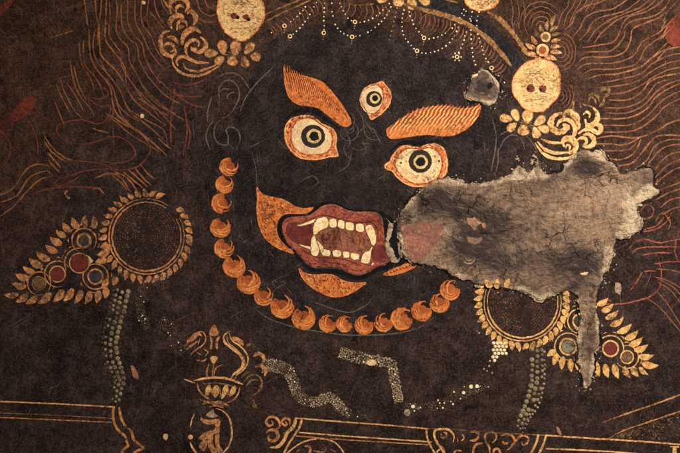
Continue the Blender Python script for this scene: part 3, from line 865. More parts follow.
    o = Shape().fill(SB, 1.0, True, 0.4).build('beard_tuft', 'orange', face); o['label'] = 'small herringbone tuft right of the mouth below the crack'
    d = Shape()
    for i in range(9): d.stroke([(388 + i * 3.2, 274.3 - i * 1.1), (386.5 + i * 3.2, 271.6 - i * 1.0)], 0.9, 1.2, (0, 0.3))
    for i in range(8): d.stroke([(390 + i * 3.2, 272.5 - i * 1.05), (393.5 + i * 3.1, 272.4 - i * 1.1)], 0.7, 1.2, (0, 0.3))
    d.build('dark_stipple', 'red_line', o)

    # the mouth
    mo = Shape().fill([(276,226),(277.5,219),(283,214.5),(292,213.5),(303,214),(311,211.5),(317,206),(323,202.5),(331,201.5),(340,204),(348,208),(358,210),(369,209.5),(378,210.5),(386,214),(393,219),(397,226),
                       (397,240),(398,252),(403,258),(407,260),(400,264.5),(389,268.5),(378,272),(368,277.5),(360,280),(352,279),(343,275.5),(335,273.5),(325,273.5),(313,271.5),(305,267.5),(298,259),(291,252.5),(284,247),(279,239)],
                      0.75, True, 0.5).build('mouth', 'black', face)
    mo['label'] = 'gaping red mouth with fangs and black outline'
    Shape().fill([(282,226.5),(284,220.5),(290,217),(300,216.5),(310,215),(317,210),(323,206),(331,204),(339,206),(347,210),(358,212),(368,211.5),(375,212.3),(381,216),(383.5,224),(384.5,235),(386,245),(392,250),(393.5,256),(390,261),(383,264.5),(375,268),(368,272.5),(360,275.5),(350,273.5),(342,270),(335,268.5),(325,268.5),(314,267.5),(306,263.5),(300,256.5),(294,249.5),(287,243),(283.2,234)],
                 1.0, True, 0.5).build('lip', 'lip', mo)
    Shape().fill([(286,231),(288,224),(297,222),(306,224),(313,225),(314.5,231),(312,237),(311.5,245),(303,246),(294,242),(288,237)], 1.25).build('cheek', 'cheek', mo)
    Shape().ellipse(380.5, 254, 9.5, 9, 1.25).build('cheek', 'cheek', mo)
    Shape().fill([(314.5,234.5),(322,229.3),(330,227.3),(340,228.5),(350,230.5),(360,232.5),(366.5,237),(370,243),(372,246.5),(367,249.5),(362,252.5),(350,250.8),(338,248),(326,247),(320.5,242.5)], 1.3).build('tongue', 'tongue', mo)
    st = Shape()
    for p in ([(333,229),(334.5,236),(333,243),(334,247)], [(341,230),(340,238),(342,247)], [(347,240),(348,247)], [(352,232),(353,240),(351,245)], [(359,234),(360,242),(358,249)], [(364,238),(365,244)], [(318,236),(322,240),(324,245)]):
        st.stroke(p, 0.7, 1.45, (0.4, 0.4), wob=1.2)
    st.ring(326, 236.5, 3.6, 1.6, 1.55, -40, 250); st.stroke([(318,231),(322,238),(325,245)], 0.8, 1.5)
    st.build_each('tongue_line', 'gum', mo)
    gl = Shape()
    gl.stroke([(300,223.5),(312,218.5),(322,215.3),(331,216.5),(340,219),(352,222),(362,222.5),(371,222.5),(377,228),(378,237),(375,246)], 1.1, 1.35, (0.3, 0.2))
    gl.stroke([(300,248.5),(310,254.5),(319,257.5),(331,258),(342,259),(351,261.5),(361,265.5)], 1.0, 1.35, (0.3, 0.2))
    gl.stroke([(320,261),(330,262.5),(341,264),(350,267.5)], 0.8, 1.35); gl.stroke([(312,258),(318,262)], 0.8, 1.35)
    gl.build('gum_line', 'gum', mo)
    T = [[(315,221),(320,217.7),(325,217),(328,219),(329,224),(327,227.5),(321,230.3),(314.3,235),(313,229)],
         [(329.5,219.3),(333,218.3),(336.3,219.5),(337,224),(336,227.3),(332,227.6),(329.3,226)],
         [(338,220.5),(341,219.7),(344.3,221),(345,226),(344,228.8),(340,228.5),(337.7,226.5)],
         [(346,222.5),(350,222),(353.5,223.4),(354,229),(352,230.8),(348,230.2),(345.6,228.5)],
         [(355.6,224),(360,223.2),(363.3,224.5),(364.2,229),(363,232),(359,231.8),(355.8,230)],
         [(365.3,227),(368,225),(371,224.9),(374,228.5),(376.2,236),(375.8,243),(373.5,245.8),(371.5,244.5),(369.5,239),(366.8,233.5)],
         [(297,225.3),(306,222.5),(315,218.8),(315.5,221.5),(306,225.2),(299,226.3)],
         [(311.4,239),(314.5,235),(316,239),(317.8,244),(319.3,250),(318,255),(314.5,256.3),(311,253.5),(310.6,247)],
         [(317,240.5),(321,244),(324,249.5),(321,253),(319.6,249)],
         [(298,244.3),(305,245.3),(310.8,246.8),(310.8,249.5),(305,247.7)],
         [(320.3,250.5),(324,248.8),(330,250),(331,254),(329,256.3),(323,255.8)],
         [(332.4,250.8),(336,249.6),(340.8,251),(341.4,255),(339,257),(333.5,256.6)],
         [(342.5,252),(346,251.2),(349.3,252.5),(349,257.5),(344,257.6)],
         [(350.7,253.4),(355,253),(359.5,254.7),(359,259.4),(354,259.6),(350.6,257.5)],
         [(361.3,258.5),(364,252.8),(368.5,250.8),(372.3,246.5),(371,254),(370.3,260),(368.5,263.5),(364,263.4),(361,262)],
         [(371.6,263),(374,262.6),(373.4,265.3),(371,265.5)]]
    for ti, t in enumerate(T):
        to = Shape().fill(t, 1.7, not (1 <= ti <= 4 or 10 <= ti <= 13), 0.65, 0.8).build('tooth', 'tooth', mo)
        Shape().stroke(t, 0.75, 1.75, closed=True, wob=1.2, jit=.2).build('tooth_edge', 'jewel_brown', to)
    r = random.Random(31); la, lb = Shape(), Shape()
    LIPMID = [(288,222),(300,219.5),(312,216.5),(322,211),(332,209),(345,214),(358,217),(370,217),(378,222),(380,233),(382,243)]
    LIPLOW = [(290,245),(300,252),(310,260),(322,263),(335,264),(347,268),(358,270),(368,268),(378,264.5),(388,259)]
    for path, wid in ((LIPMID, 3.6), (LIPLOW, 3.6)):
        P = spline(path, False, .6)
        for i in range(80):
            k = r.randrange(2, len(P) - 3); d = (P[k + 2] - P[k - 2]).normalized(); nr = Vector((-d.y, d.x))
            q = P[k] + nr * r.uniform(-wid, wid); L = r.uniform(1, 4)
            (la if r.random() < .5 else lb).stroke([q - d * L * .5, q + nr * r.uniform(-.4, .4), q + d * L * .5], r.uniform(.6, 1.2), 1.1, (.4, .4), wob=1.0)
    la.build('lip_highlight', 'lip_old', mo); lb.build('lip_crease', 'gum', mo)
    rim = Shape()
    rim.stroke([(283,227),(285,220.8),(291,217.3),(301,216.8),(310,215.5),(317,210.5),(323,206.5),(331,204.6),(339,206.6),(347,210.5),(358,212.5),(368,212),(376,213),(381,217),(383,224)], 1.3, 1.2, wob=1.0)
    rim.build('lip_rim', 'lip_old', mo)
    rim = Shape()
    rim.stroke([(284,235),(288,243),(295,249.5),(301,256.5),(307,263),(315,266.6),(325,267.6),(335,267.6),(343,269.3),(351,273),(360,274.6),(368,271.6),(376,267),(385,263),(391,259)], 1.5, 1.2, wob=1.0)
    rim.build('lip_rim', 'bead_faint', mo)
    for i, c in enumerate(CURLS): beard_curl(face, i, *c)
build_face()

# ------------------------------------------------------------------ skulls, rosettes, finial
def skull(outline, sockets, label, scrib, holes=True):
    cx = sum(p[0] for p in outline) / len(outline); cy = sum(p[1] for p in outline) / len(outline)
    t = thing('skull_ornament', label, 'skull', cx, cy, 'skulls of the crown')
    Shape().fill(outline, 1.0, True, 0.4).build('cranium', 'skull', t)
    k = Shape(); k.stroke(outline, 1.3, 1.2, closed=True, wob=0.9, jit=0.4); k.build('outline', 'orange_rim', t)
    r = random.Random(int(cx)); s = Shape()
    for i in range(scrib * 3):
        a = r.uniform(0, 6.28); d = math.sqrt(r.random()) * 0.8
        x = cx + (max(p[0] for p in outline) - cx) * d * math.cos(a); y = cy + (max(p[1] for p in outline) - cy) * d * math.sin(a)
        a2 = r.uniform(-0.7, 0.7); L = r.uniform(1.5, 4)
        s.stroke([(x, y), (x + L * .5, y + L * a2 * .5 + r.uniform(-.6, .6)), (x + L, y + L * a2)], r.uniform(.45, .85), 1.15, (0.3, 0.3), wob=0.9)
    s.build('crackle', 'jewel_brown', t)
    mx = max(p[0] for p in outline) - cx; my = max(p[1] for p in outline) - cy
    for pts in ([(-.40,.47),(-.1,.50),(.18,.47),(.42,.49)], [(-.34,-.5),(.02,-.58),(.36,-.47)], [(-.5,-.72),(-.2,-.78)], [(.6,.05),(.72,.22)]):
        Shape().stroke([(cx + u * mx, cy + v * my) for u, v in pts], 0.6, 1.3, (.35, .35), wob=1.0, jit=.3).build('drawn_line', 'jewel_brown', t)
    for (x, y, rx, hx, hy, hr) in sockets:
        o = Shape().ellipse(x, y, rx, rx * 0.95, 1.3, 0.8).build('eye_socket', 'jewel_red', t)
        Shape().dot(hx, hy, hr, 1.6).build('pupil', 'pupil', o)
skull([(217,10),(218,18),(221,25),(225,32),(231,37),(237,40.5),(243,41),(249,38.5),(254,34),(259,28),(263,21),(264.5,14),(264,6),(261,0),(258,-6),(250,-10),(236,-11),(224,-7),(219,0)],
      [(234,16,3.6,237.6,17.5,2.2), (246,17,3.0,248.6,19.7,2.1)], 'yellowed bone skull above the left petals, cut by the top edge', 46)
skull([(512,85),(514,77),(519,69),(526,63),(533,60),(541,59),(549,61),(556,66),(559.5,73),(560.5,83),(560,91),(558,97),(552,103),(547,108),(543,111),(537,112),(530,111.3),(526,110),(521,105),(517,99),(513.5,94)],
      [(530.5,88.5,4.3,528,88.7,1.8), (542.5,89,3.9,540.6,89.7,1.8)], 'bright cream skull with two red eye holes below the jewelled finial', 46)
skull([(464,-2),(466,4),(471,8.5),(477,10.5),(484,10.7),(491,8.7),(496,5),(499,0),(499,-8),(490,-16),(475,-16),(466,-10)], [(476,-7,4.5,475,-7,1.8), (488,-7,4.5,487,-7,1.8)],
      'chin of a bone skull peeking in at the top edge over pearl strings', 20)

def rosette(label, petals, mat, cx, cy, n_extra=None):
    t = thing('petal_rosette', label, 'rosette', cx, cy, 'gold petals under the skulls')
    for (x, y, L, W, a) in petals:
        pts = []
        c, q = math.cos(math.radians(a)), math.sin(math.radians(a))
        for i in range(16):
            th = 2 * math.pi * i / 16
            u = L / 2 * math.cos(th); v = W / 2 * math.sin(th) * (1.0 - 0.32 * math.cos(th) * (-1))
            pts.append((x + u * c - v * q, y + u * q + v * c))
        p = Shape().fill(pts, 1.0, False, 0.5, 1, 0.6).build('petal', mat, t)
        s = Shape()
        s.stroke([(x + (px - x) * .97, y + (py - y) * .97) for px, py in pts], 0.9, 1.15, closed=True, wob=0.9)
        s.build('petal_outline', 'gold_dim', p)
    g = Shape()
    for (x, y, L, W, a) in petals: 
        dx, dy = cx - x, cy - y; d = math.hypot(dx, dy) or 1
        g.stroke([(x + dx * .55, y + dy * .55), (cx, cy)], 1.1, 0.8, (0, .5))
    g.build('stalks', 'gold_dim', t)
# petal: x, y, length, width, angle pointing outwards (degrees, y down)
rosette('eight dull gold petals below the left skull', [(211,53.5,13.5,8,180),(222.5,47.5,15,9,-98),(235.5,48.5,15,11,-88),(249,48.5,14.5,8,-52),(255.5,57,10.5,8.5,10),(219.5,60.5,11,8,140),(232.5,61,9.5,10.5,95),(244.5,62,13,8.5,78)], 'gold_old', 233, 55.5)
rosette('eight bright gold petals below the right skull', [(506,118.5,13.5,8,188),(515.5,115.5,13.5,8,-112),(527.5,117,14,11,-88),(539.5,121,14.5,8,-38),(512,127,12.5,8,140),(523.5,130,11.5,12,100),(536,132.5,12.5,9,70),(543.5,129,13,8,15)], 'gold', 526, 124)
rosette('cream gold petals cut by the top edge between the pearl swags', [(383,-1,13,8,170),(398.5,0,14,11.5,92),(411.5,3,15,10,80),(423.5,0,15,9,35)], 'gold', 402, -10)

def finial():
    t = thing('jewelled_finial', 'small pine-shaped gold finial of leaves and two rings on the right skull', 'finial', 544, 42)
    for (x, y, L, W, a) in ((552.5,20.5,12,4,-75),(546.5,25.5,10,4,-95),(541,29,9,4.2,-120),(537,34,9,4,-130),(533.5,40.5,10,4.8,-130),(530,46.5,11,4.6,-160),(530.5,54,12,5,-168),
                            (554,28.5,10,4.6,-42),(556,34,9,3.2,-18),(556,40.5,10,4,-22),(555.8,46.5,11,4,-8),(556.3,52,12,4.4,0),(551,57.8,13,5,8),(537,57.5,8,3,200)):
        Shape().leaf(x, y, L, W * 1.08, a, 1.0, 0.12).build('leaf', 'gold_dim' if y < 36 else 'gold_old', t)
    for (x, y, R, r, m) in ((545.5,37,5.2,3.1,'jewel_brown'), (542.5,50.2,6.4,3.9,'jewel_rust')):
        j = Shape().ellipse(x, y, R, R, 1.2).build('jewel_setting', 'gold', t)
        Shape().ellipse(x, y, r, r, 1.6).build('jewel', m, j)
finial()

# ------------------------------------------------------------------ gold scrolls
def scroll(name, label, cat, strokes, mat, z=1.0, x=None, y=None, outline=None):
    t = thing(name, label, cat, x, y)
    sh = Shape()
    for st in strokes:
        pts, w = st[0], st[1]
        sh.stroke(pts, w * 1.28, z, st[2] if len(st) > 2 else (0.35, 0.35), wob=0.35, jit=0.15, minw=0.32)
    return t, sh
t, sh = scroll('gold_scroll', 'rubbed gold scrollwork curling up left of the left skull', 'scroll ornament', [
    ([(171,14),(169.5,6),(173,0),(180,-2),(186,1),(188,7),(185,12)],4.2), ([(176,13),(176.5,8),(180,5.5),(184,8)],2.4),
    ([(172,29),(169.5,23),(173,17.5),(179,15.5),(184,19),(181,17)],4.6), ([(177,31),(177,25),(181,21),(186,22.5),(187,27)],2.6), ([(179,29),(182,26),(184,27)],3.4),
    ([(187,14),(190,11.5),(194.5,14.5),(195.5,20),(193,25.5)],4.2), ([(182,45),(183,37),(188,31),(195,29),(201,33)],4.8), ([(200,37),(205,41),(205.5,47),(200,52),(194,51),(191,47)],3.6),
    ([(188,57),(185.5,50),(188,43),(194,40),(199,43),(198,47)],3.0), ([(191,48),(194,50),(197,48)],3.8), ([(186,52),(189,58),(197,62),(209,63)],2.2),
    ([(170,31),(164,32.5),(160.5,39),(161,47),(164,53),(171,56.5),(175.5,53),(175,49)],4.0), ([(167,37),(173,38),(178,43.5)],3.4), ([(163,47),(167,43.5),(173,45.5),(174,50),(170,52)],2.6),
    ([(178,66),(176.5,61),(180.5,57),(187,58),(195,62),(205,63.5)],3.0), ([(183,63),(186,68.5),(196,71.5),(208,68.5),(217,64.5)],2.2), ([(172,58),(174,66),(181,73),(192,76),(203,74.5),(212,70.5),(219,66)],2.4),
    ([(163,0),(166,4),(171,12)],1.6)], 'gold_old', 1.0, 190, 40)
sh.build_each('scroll', 'gold_old', t)
t, sh = scroll('gold_scroll', 'bright gold scrollwork curling out right of the right skull petals', 'scroll ornament', [
    ([(562,113),(555,115.5),(551,121.5),(552,128),(558,132),(564,130.5),(566.5,126.5),(562.5,124.5)],5.2,(0.3,0.1)), ([(557,126.5),(559,121.5),(565,119.5),(571.5,122),(575,128.5),(574,135),(570,139.5)],3.8,(0.3,0.2)),
    ([(563,117),(567,112.5),(572.5,113.5),(577,119),(577.5,125)],6.2), ([(564.5,147),(562.5,142),(567,138.5),(573,140.5),(576,146.5),(573,151.5),(567,153)],5.2,(0.3,0.3)), ([(565.5,148.5),(567,145),(570,146.5),(569,150.5)],2.4),
    ([(541,139),(550,142.5),(562,143)],2.6), ([(537,141.5),(545,149.5),(555,153),(568,152.5)],3.0), ([(535,143),(542,152.5),(550,157.3),(560,159),(570,157),(576.5,152)],2.8),
    ([(577.5,120),(579,126),(578,130)],3.6,(0.5,0.5)), ([(583,115),(586,112),(589.5,114),(589,118)],2.4), ([(593,107.5),(597,113),(597,120),(592,125),(586.5,124.5),(585,119)],4.4),
    ([(586,123),(586.5,128),(585,132)],2.6), ([(578,134),(584,130),(591,129.5),(597,133),(600.5,130.5),(600,126),(595,124.5),(592.5,127)],4.0,(0.4,0.2)),
    ([(576,141),(580.5,138),(585,138.5),(586.5,142.5),(582,145.5)],2.8), ([(583,135.5),(588,134),(593,138),(593.5,143.5),(588.5,147),(582,146)],4.2)], 'gold', 1.0, 575, 130)
sh.build_each('scroll', 'gold', t)
s2 = Shape()
for p, w in (([(588,96),(592,94),(597,96),(599,101)],3.4), ([(588,102),(590,97.5),(594.5,99),(596,104)],2.4), ([(599.5,93),(603,88.5),(608,89.5),(608,94),(604,97.5)],4.2), ([(604,97),(603,103),(599,107)],3.2),
             ([(574,101),(573,108),(576,113)],2.2), ([(580,103),(581,110)],2.6), ([(582,104),(588,106),(593,107)],2.2)):
    s2.stroke(p, w, 1.0, wob=0.5)
s2.build_each('worn_scroll_tip', 'gold_dim', t)

# ------------------------------------------------------------------ headband and pearl swags
def headband():
    t = thing('headband', 'arched brown-gold double headband with blackish stripe under the top skull', 'headband', 480, 35)
    Shape().fill([(424,-4),(445,1),(466,9),(484,18),(500,32),(514,48),(524,63),(517,70),(508,58),(494,44),(478,30),(462,21),(445,14),(424,8),(410,2),(400,-4)], 0.5, True, 0.6).build('stripe', 'band', t)
    a = Shape(); a.stroke([(404,4),(420,9),(438,13.5),(455,19),(470,26),(486,37.5),(500,52),(511,66)], 5.4, 1.0, (0.2, 0.1), wob=0.5); a.build('lower_band', 'band_gold', t)
    a = Shape(); a.stroke([(436,-3),(458,3)], 2, 0.9); a.stroke([(487,12),(498,18),(509,29),(519,42),(528,56)], 5.0, 1.0, (0.2, 0.1), wob=0.5); a.build_each('upper_band', 'band_gold', t)
    a = Shape()
    for p in ([(264,15),(280,8),(295,2),(308,-4)], [(262,24),(280,14),(300,5),(318,-4)], [(345,-3),(350,4),(362,5),(374,4)]): a.stroke(p, 1.8, 0.9, wob=0.6)
    a.build_each('left_band', 'band_gold', t)
    f = Shape()
    def ribs(path, n, L, side):
        P = spline(path, False, 1.0)
        for i in range(n):
            p = P[int(i * (len(P) - 1) / max(1, n - 1))]; j = min(len(P) - 1, int(i * (len(P) - 1) / max(1, n - 1)) + 3)
            q = P[j] if j > 0 else P[-1]; d = (P[min(len(P) - 1, P.index(p) + 3)] - P[max(0, P.index(p) - 3)]).normalized()
            nr = Vector((-d.y, d.x)) * side
            l = L * (0.85 + 0.3 * rnd.random())
            f.stroke([p, p + nr * l * 0.4 + d * 2.2, p + nr * l * 0.8 + d * 1.2, p + nr * l - d * 0.6], 1.3, 0.5, (0.2, 0.4), wob=0.5)
    ribs([(268,27),(284,18),(302,8),(320,-2)], 13, 14, 1)
    ribs([(340,0),(360,5),(385,5)], 10, 13, 1)
    ribs([(408,9),(425,14),(442,18),(460,26),(478,37),(494,51),(506,66)], 27, 15, 1)
    o = f.build('hair_fringe', 'hair', None)
    tag(o, 'row of short curved brown hair strokes along the lower edge of the headband', 'painted hair', None, 'stuff')
headband()

def pearls(path, label, ring_at=None, gap=4.1, r=0.85, mat='bead_white', drop=True):
    P = spline(path, False, 0.5)
    t = thing('pearl_string', label, 'pearl string', path[0][0], path[0][1], 'pearl strings hanging from the headband')
    acc = 0.0; last = P[0]
    rr = random.Random(int(path[0][0] * 10 + path[-1][1]))
    bead(P[0].x, P[0].y, r, mat, t, 'pearl')
    for p in P[1:]:
        acc += (p - last).length; last = p
        if acc >= gap:
            acc = 0
            if ring_at and (p - Vector(ring_at)).length < 3.2: continue
            if rr.random() < 0.04: continue
            bead(p.x + rr.uniform(-.3, .3), p.y + rr.uniform(-.3, .3), r * rr.uniform(.75, 1.12), mat, t, 'pearl')
    if ring_at:
        s = Shape(); s.ring(ring_at[0], ring_at[1], 1.75, 1.1, 1.3, jit=0.1); o = s.build('clasp', 'cream', t)
        Shape().dot(ring_at[0], ring_at[1], 0.8, 1.0, 6).build('clasp_stone', 'jewel_red', o)
        if drop: bead(ring_at[0] - 0.3, ring_at[1] + 4, 0.75, 'bead_bone', t, 'pearl'); bead(ring_at[0] - 0.6, ring_at[1] + 6.5, 0.6, 'bead_bone', t, 'pearl')
    return t
pearls([(310,-1),(303,10),(293,20),(285,26),(277,30),(270,33)], 'short pearl string sloping down left to a ring next to the left skull', (284.5,26))
pearls([(318,-1),(312,11),(305,22),(299,29),(292,35)], 'faint pearl string sloping left just above the left eyebrow', (290,36.5))
pearls([(324.5,-1),(324,10),(324,20),(324,31)], 'single straight vertical pearl string ending in a round clasp', (323.7,33))
pearls([(331.5,-1),(332,10),(333.5,20),(337,28),(344,34),(352,36.5),(363,35),(373,29),(381,22),(388,13),(392,4)], 'long low pearl swag hanging under the shorter one in the top middle', (352,37))
pearls([(338,-1),(342,9),(347,17),(355,22),(364,22),(373,18),(382,11),(391,2)], 'shorter pearl swag with ring in the top middle, above the longer one', (355,22))
pearls([(397,8),(394.5,19),(391,32),(388,46)], 'fading straight pearl string below the top petals', None, 4.3, 0.8, 'bead_bone')
pearls([(404,10),(402,20),(403,34),(409,43),(417,51),(428,53),(440,49.5),(449,43),(456,33),(461,22),(466,11)], 'deep pearl swag below the brown-gold band with one ring at its bottom', (417,51))
pearls([(409,12),(412.5,22),(418,31),(425,38),(434,38),(444,34),(453,27),(459,19),(464,9)], 'upper pearl swag below the brown-gold band, shallower than its neighbour', (424,38))
t = pearls([(470,19),(466.5,32),(462,45),(458,54)], 'pearl string ending in a little flower of dots', (457,57), drop=False)
for k in range(6): bead(457 + 4 * math.cos(k * 1.05), 57 + 4 * math.sin(k * 1.05), 0.8, 'bead_white', t, 'pearl')
pearls([(472,12),(471,25),(471.5,40),(472.5,54),(476,67)], 'straight pearl string running down to the small grey plaster spot')
pearls([(479,12),(476.5,25),(479.5,40),(485,57),(492,68),(499,76),(505,83)], 'curved pearl string passing right of the small grey plaster spot', (491.5,68), drop=False)

# ------------------------------------------------------------------ earrings
def earring(cx, cy, R, label, gold, scal_a, ring_a, dots, seed, W=5.2, L=9.5, hide=None):
    t = thing('disc_earring', label, 'earring', cx, cy, 'round earrings')
    Shape().ellipse(cx, cy, R - 3, R - 3, 0.5, 0.6).build('disc', 'field', t)
    r = random.Random(seed); d = Shape(); d2 = Shape(); d3 = Shape()
    q = R - 6.2
    while q > 3:
        m = int(2 * math.pi * q / 2.3)
        for k in range(m):
            a = 2 * math.pi * k / m + r.uniform(-.25, .25) / m * 6
            x, y = cx + (q + r.uniform(-.35, .35)) * math.cos(a), cy + (q + r.uniform(-.35, .35)) * math.sin(a)
            if r.random() < .16 + .5 * max(0, nz(x, y, .09, seed)): continue
            if abs(x - cx - 3) < 5.5 and y > cy - 10 and r.random() < .85: continue
            tgt = d2 if (abs(x - cx + 13) < 8 and r.random() < .30) else d3 if (abs(x - cx - 15) < 6 and r.random() < 0.15) else d
            tgt.dot(x, y, r.uniform(.6, 1.0) * (1.25 if tgt is d2 else 1), 0.9, 6)
        q -= 2.5
    tag(d.build('dot_pattern', 'field_dot', t), kind='stuff')
    if d2.v: tag(d2.build('green_dot_pattern', 'disc_green', t), kind='stuff')
    if d3.v: tag(d3.build('white_dot_pattern', 'bead_faint', t), kind='stuff')
    for rad, w in ((R - 3.2, 2.0), (R, 1.5)):
        s = Shape(); s.ring(cx, cy, rad, w, 1.1, *ring_a, wob=0.5, jit=0.3); s.build('gold_ring', gold, t)
    for i, a in enumerate(scal_a):
        th = math.radians(a); rad = R + 5.8
        x, y = cx + rad * math.cos(th), cy + rad * math.sin(th)
        if hide and hide(x, y): continue
        k = r.uniform(.85, 1.1)
        Shape().leaf(x, y, L * k, W * r.uniform(.92, 1.1), a + (36 if math.cos(th) > 0 else -36), 1.1, 0.18).build('scallop', gold, t)
    return t
earring(146.5, 236.5, 37.6, 'left round earring with faded gold scalloped border', 'gold_old', [a for a in range(-352, -62, 10)] + [a for a in range(-38, 6, 10)], (-30, 305), 700, 3)
earring(522.5, 302.5, 38.5, 'right round earring with bright gold border, its top lost under plaster', 'gold', [a for a in range(-22, 205, 9)], (-24, 204), 700, 4, 5.6, 9.5)

def jewelled_leaf(label, x, y, gold, jewels, flames, hide=None):
    t = thing('jewelled_leaf', label, 'earring pendant', x, y, 'leaf-shaped jewelled earring pendants')
    for (jx, jy, R, r, m, a0, a1) in jewels:
        s = Shape().ellipse(jx, jy, R, R, 1.0).build('jewel_setting', gold, t)
        Shape().ellipse(jx, jy, r + 0.7, r + 0.7, 1.25, 0.3).build('setting_line', 'iris', s)
        Shape().ellipse(jx, jy, r, r, 1.6).build('jewel', m, s)
        c = Shape(); c.ring(jx, jy, R + 4.4, 1.5, 0.9, a0, a1, wob=0.5); c.build('outer_ring', gold, s)
    r = random.Random(int(x)); fl = Shape()
    for (jx, jy, R, rr_, m, a0, a1) in jewels:
        for k in range(7):
            a = math.radians(a0 + (a1 - a0) * (k + .5) / 7); q = R + 7.4
            px, py = jx + q * math.cos(a), jy + q * math.sin(a)
            if all(math.hypot(px - j[0], py - j[1]) > j[2] + 5.5 for j in jewels):
                fl.stroke([(px - 2.2 * math.sin(a), py + 2.2 * math.cos(a)), (px + .8 * math.cos(a), py + .8 * math.sin(a)), (px + 2.2 * math.sin(a), py - 2.2 * math.cos(a))], 1.2, .8, (.4, .4), wob=.8)
    if fl.v: fl.build_each('border_curl', gold if gold == 'gold_old' else 'gold_line', t)
    for (fx, fy, L, W, a, b) in flames:
        Shape().leaf(fx, fy, L, W * (1.4 if gold == 'gold_old' else 1.25), a, 1.1, b * .6).build('flame', gold, t)
    return t
jewelled_leaf('left leaf-shaped earring pendant with five round jewels, rubbed gold', 60, 268, 'gold_old',
    [(84,240.5,7.8,4.6,'jewel_green',120,400),(79.5,263,10.5,8.4,'jewel_red',150,290),(57.5,274,8.6,6.4,'jewel_red',60,330),(95.5,276.5,8.2,5.6,'jewel_blue',20,380),(39,283.5,7.2,5.6,'jewel_brown',70,400)],
    [(94.5,222,12,4.6,-92,-.05),(84.5,221.5,12,5,-100,.2),(74.5,223.5,13,5.4,-130,.25),(66,227.8,12,5,-140,.25),(60.5,234,12,4.6,-155,.25),(55.5,241.5,14,5.4,-158,.25),(51,249.5,14,5,-158,.25),
     (42.5,257,16,5.4,-158,.25),(35,263.5,16,5.6,-158,.25),(28.5,270.3,14,4,-160,.2),(22,277.3,15,5.4,-170,.25),(18.5,285.7,15,5.2,-172,.25),(11,295.5,15,4.4,172,.25),
     (22,299,14,5,140,.22),(32,300.5,14,5,138,.22),(45,299,17,5.6,134,.22),(59,296.5,16,5.4,124,.22),(69,295.5,16,5.4,120,.22),(79,297,15,5,110,.22),(88.5,298,14,5,104,.22),(98,297,13,5,96,.1),(106,293,11,5,88,.1),
     (106,247,11,4.6,180,.1),(103,254,12,5,165,.1),(101,261,12,5,160,.1),(105,284,11,4.6,110,.1),(115,281,10,5,100,.1)])
jewelled_leaf('right leaf-shaped earring pendant, bright gold, split by the hanging tail of plaster', 608, 345, 'gold',
    [(568,346.5,9,6.2,'jewel_grey',60,350),(610.5,348.5,8.6,6,'jewel_red',-190,40),(627,357,7,4.8,'jewel_brown',-110,150),(580,321,8,5.5,'jewel_green',90,290)],
    [(603,302.5,13,4.8,-22,-.3),(608,308.7,14,5,-22,-.3),(612.5,315.5,15,5,-22,-.3),(617.5,322.5,16,5,-22,-.3),(625,329.5,17,5.2,-22,-.3),(632,336,16,5.4,-22,-.3),(636.5,342.5,16,5.4,-20,-.3),(641.5,348.7,15,5.2,-14,-.3),
     (646,357,15,5.4,5,-.3),(650,365.5,17,5.6,14,-.2),(643,371.5,12,4,48,-.2),(634.5,372,12,5.2,68,-.3),(626,372.5,13,5,72,-.3),(615.5,371.5,15,5.6,78,-.14),(606,371,14,5.4,82,-.14),(597,369.5,15,5.6,80,-.14),
     (578.5,366.5,13,5,84,-.14),(570.5,365.5,13,5,92,-.14),(562,363,13,5,104,-.14),(555,359.5,12,5,118,-.14),(551,353,10,5,150,-.1),(592,300,10,4,-30,.1),(594,308,8,3.4,-40,.1)])

# ------------------------------------------------------------------ bead strands
def bead_strand(label, path, cols, gap, mat, seed, group=None, cat='bead strand'):
    t = thing('bead_strand', label, cat, path[0][0], path[0][1], group)
    P = spline(path, False, 0.5); rr = random.Random(seed)
    L = [0.0]
    for a, b in zip(P, P[1:]): L.append(L[-1] + (b - a).length)
    for ci, (off, r, phase, m) in enumerate(cols):
        s_ = phase * gap
        while s_ < L[-1]:
            i = min(range(len(L)), key=lambda k: abs(L[k] - s_)); u = s_ / L[-1]
            p = P[i]; q = P[min(i + 3, len(P) - 1)]; o_ = P[max(i - 3, 0)]
            d = (q - o_).normalized(); nr = Vector((-d.y, d.x))
            k = 1.0 if u < .75 else 1 - 0.45 * (u - .75) / .25
            if rr.random() > 0.03:
                w = p + nr * off * (1 if u < .6 else 1 - .45 * (u - .6) / .4)
                bead(w.x + rr.uniform(-.4, .4), w.y + rr.uniform(-.4, .4), r * k * rr.uniform(.8, 1.12), m, t)
            s_ += gap * (0.8 if r < 1.6 else 1)
    return t
bead_strand('long strand of dull green beads hanging from the left earring', [(127,291),(124,304),(121,317),(117,330),(115,343),(116,356),(120,368),(123,380),(120,391),(118,402)],
            [(-1,2.75,0,'bead_green'),(5,2.3,.5,'bead_green'),(10,1.7,.2,'bead_green'),(13,1.2,.5,'bead_faint')], 5.3, 'bead_green', 11)
bead_strand('long strand of grey-green beads hanging from the right earring', [(532,349),(532,362),(532,374),(531,385),(528,398),(523,410),(519,421),(516,431)],
            [(0,2.6,0,'bead_green'),(-5.4,2.5,.35,'bead_green'),(-9.8,1.7,.1,'bead_green'),(-12.5,1.3,.6,'bead_bone')], 5.3, 'bead_green', 12)
t = thing('bead_strand', 'short cluster of bright white beads under the left side of the right earring', 'bead strand', 497, 345)
for j in range(6):
    for i in range(4 if j < 4 else 2 - (j - 4)):
        bead(493.5 + i * 3.7 + (1.8 if j % 2 else 0) - j * .15, 343 + j * 3.5, 1.75, 'bead_white', t)
for (x, y) in ((490,361),(489,366),(487,371),(492,373),(484,369),(477,331),(479,333)): bead(x, y, 1.1, 'bead_bone', t)

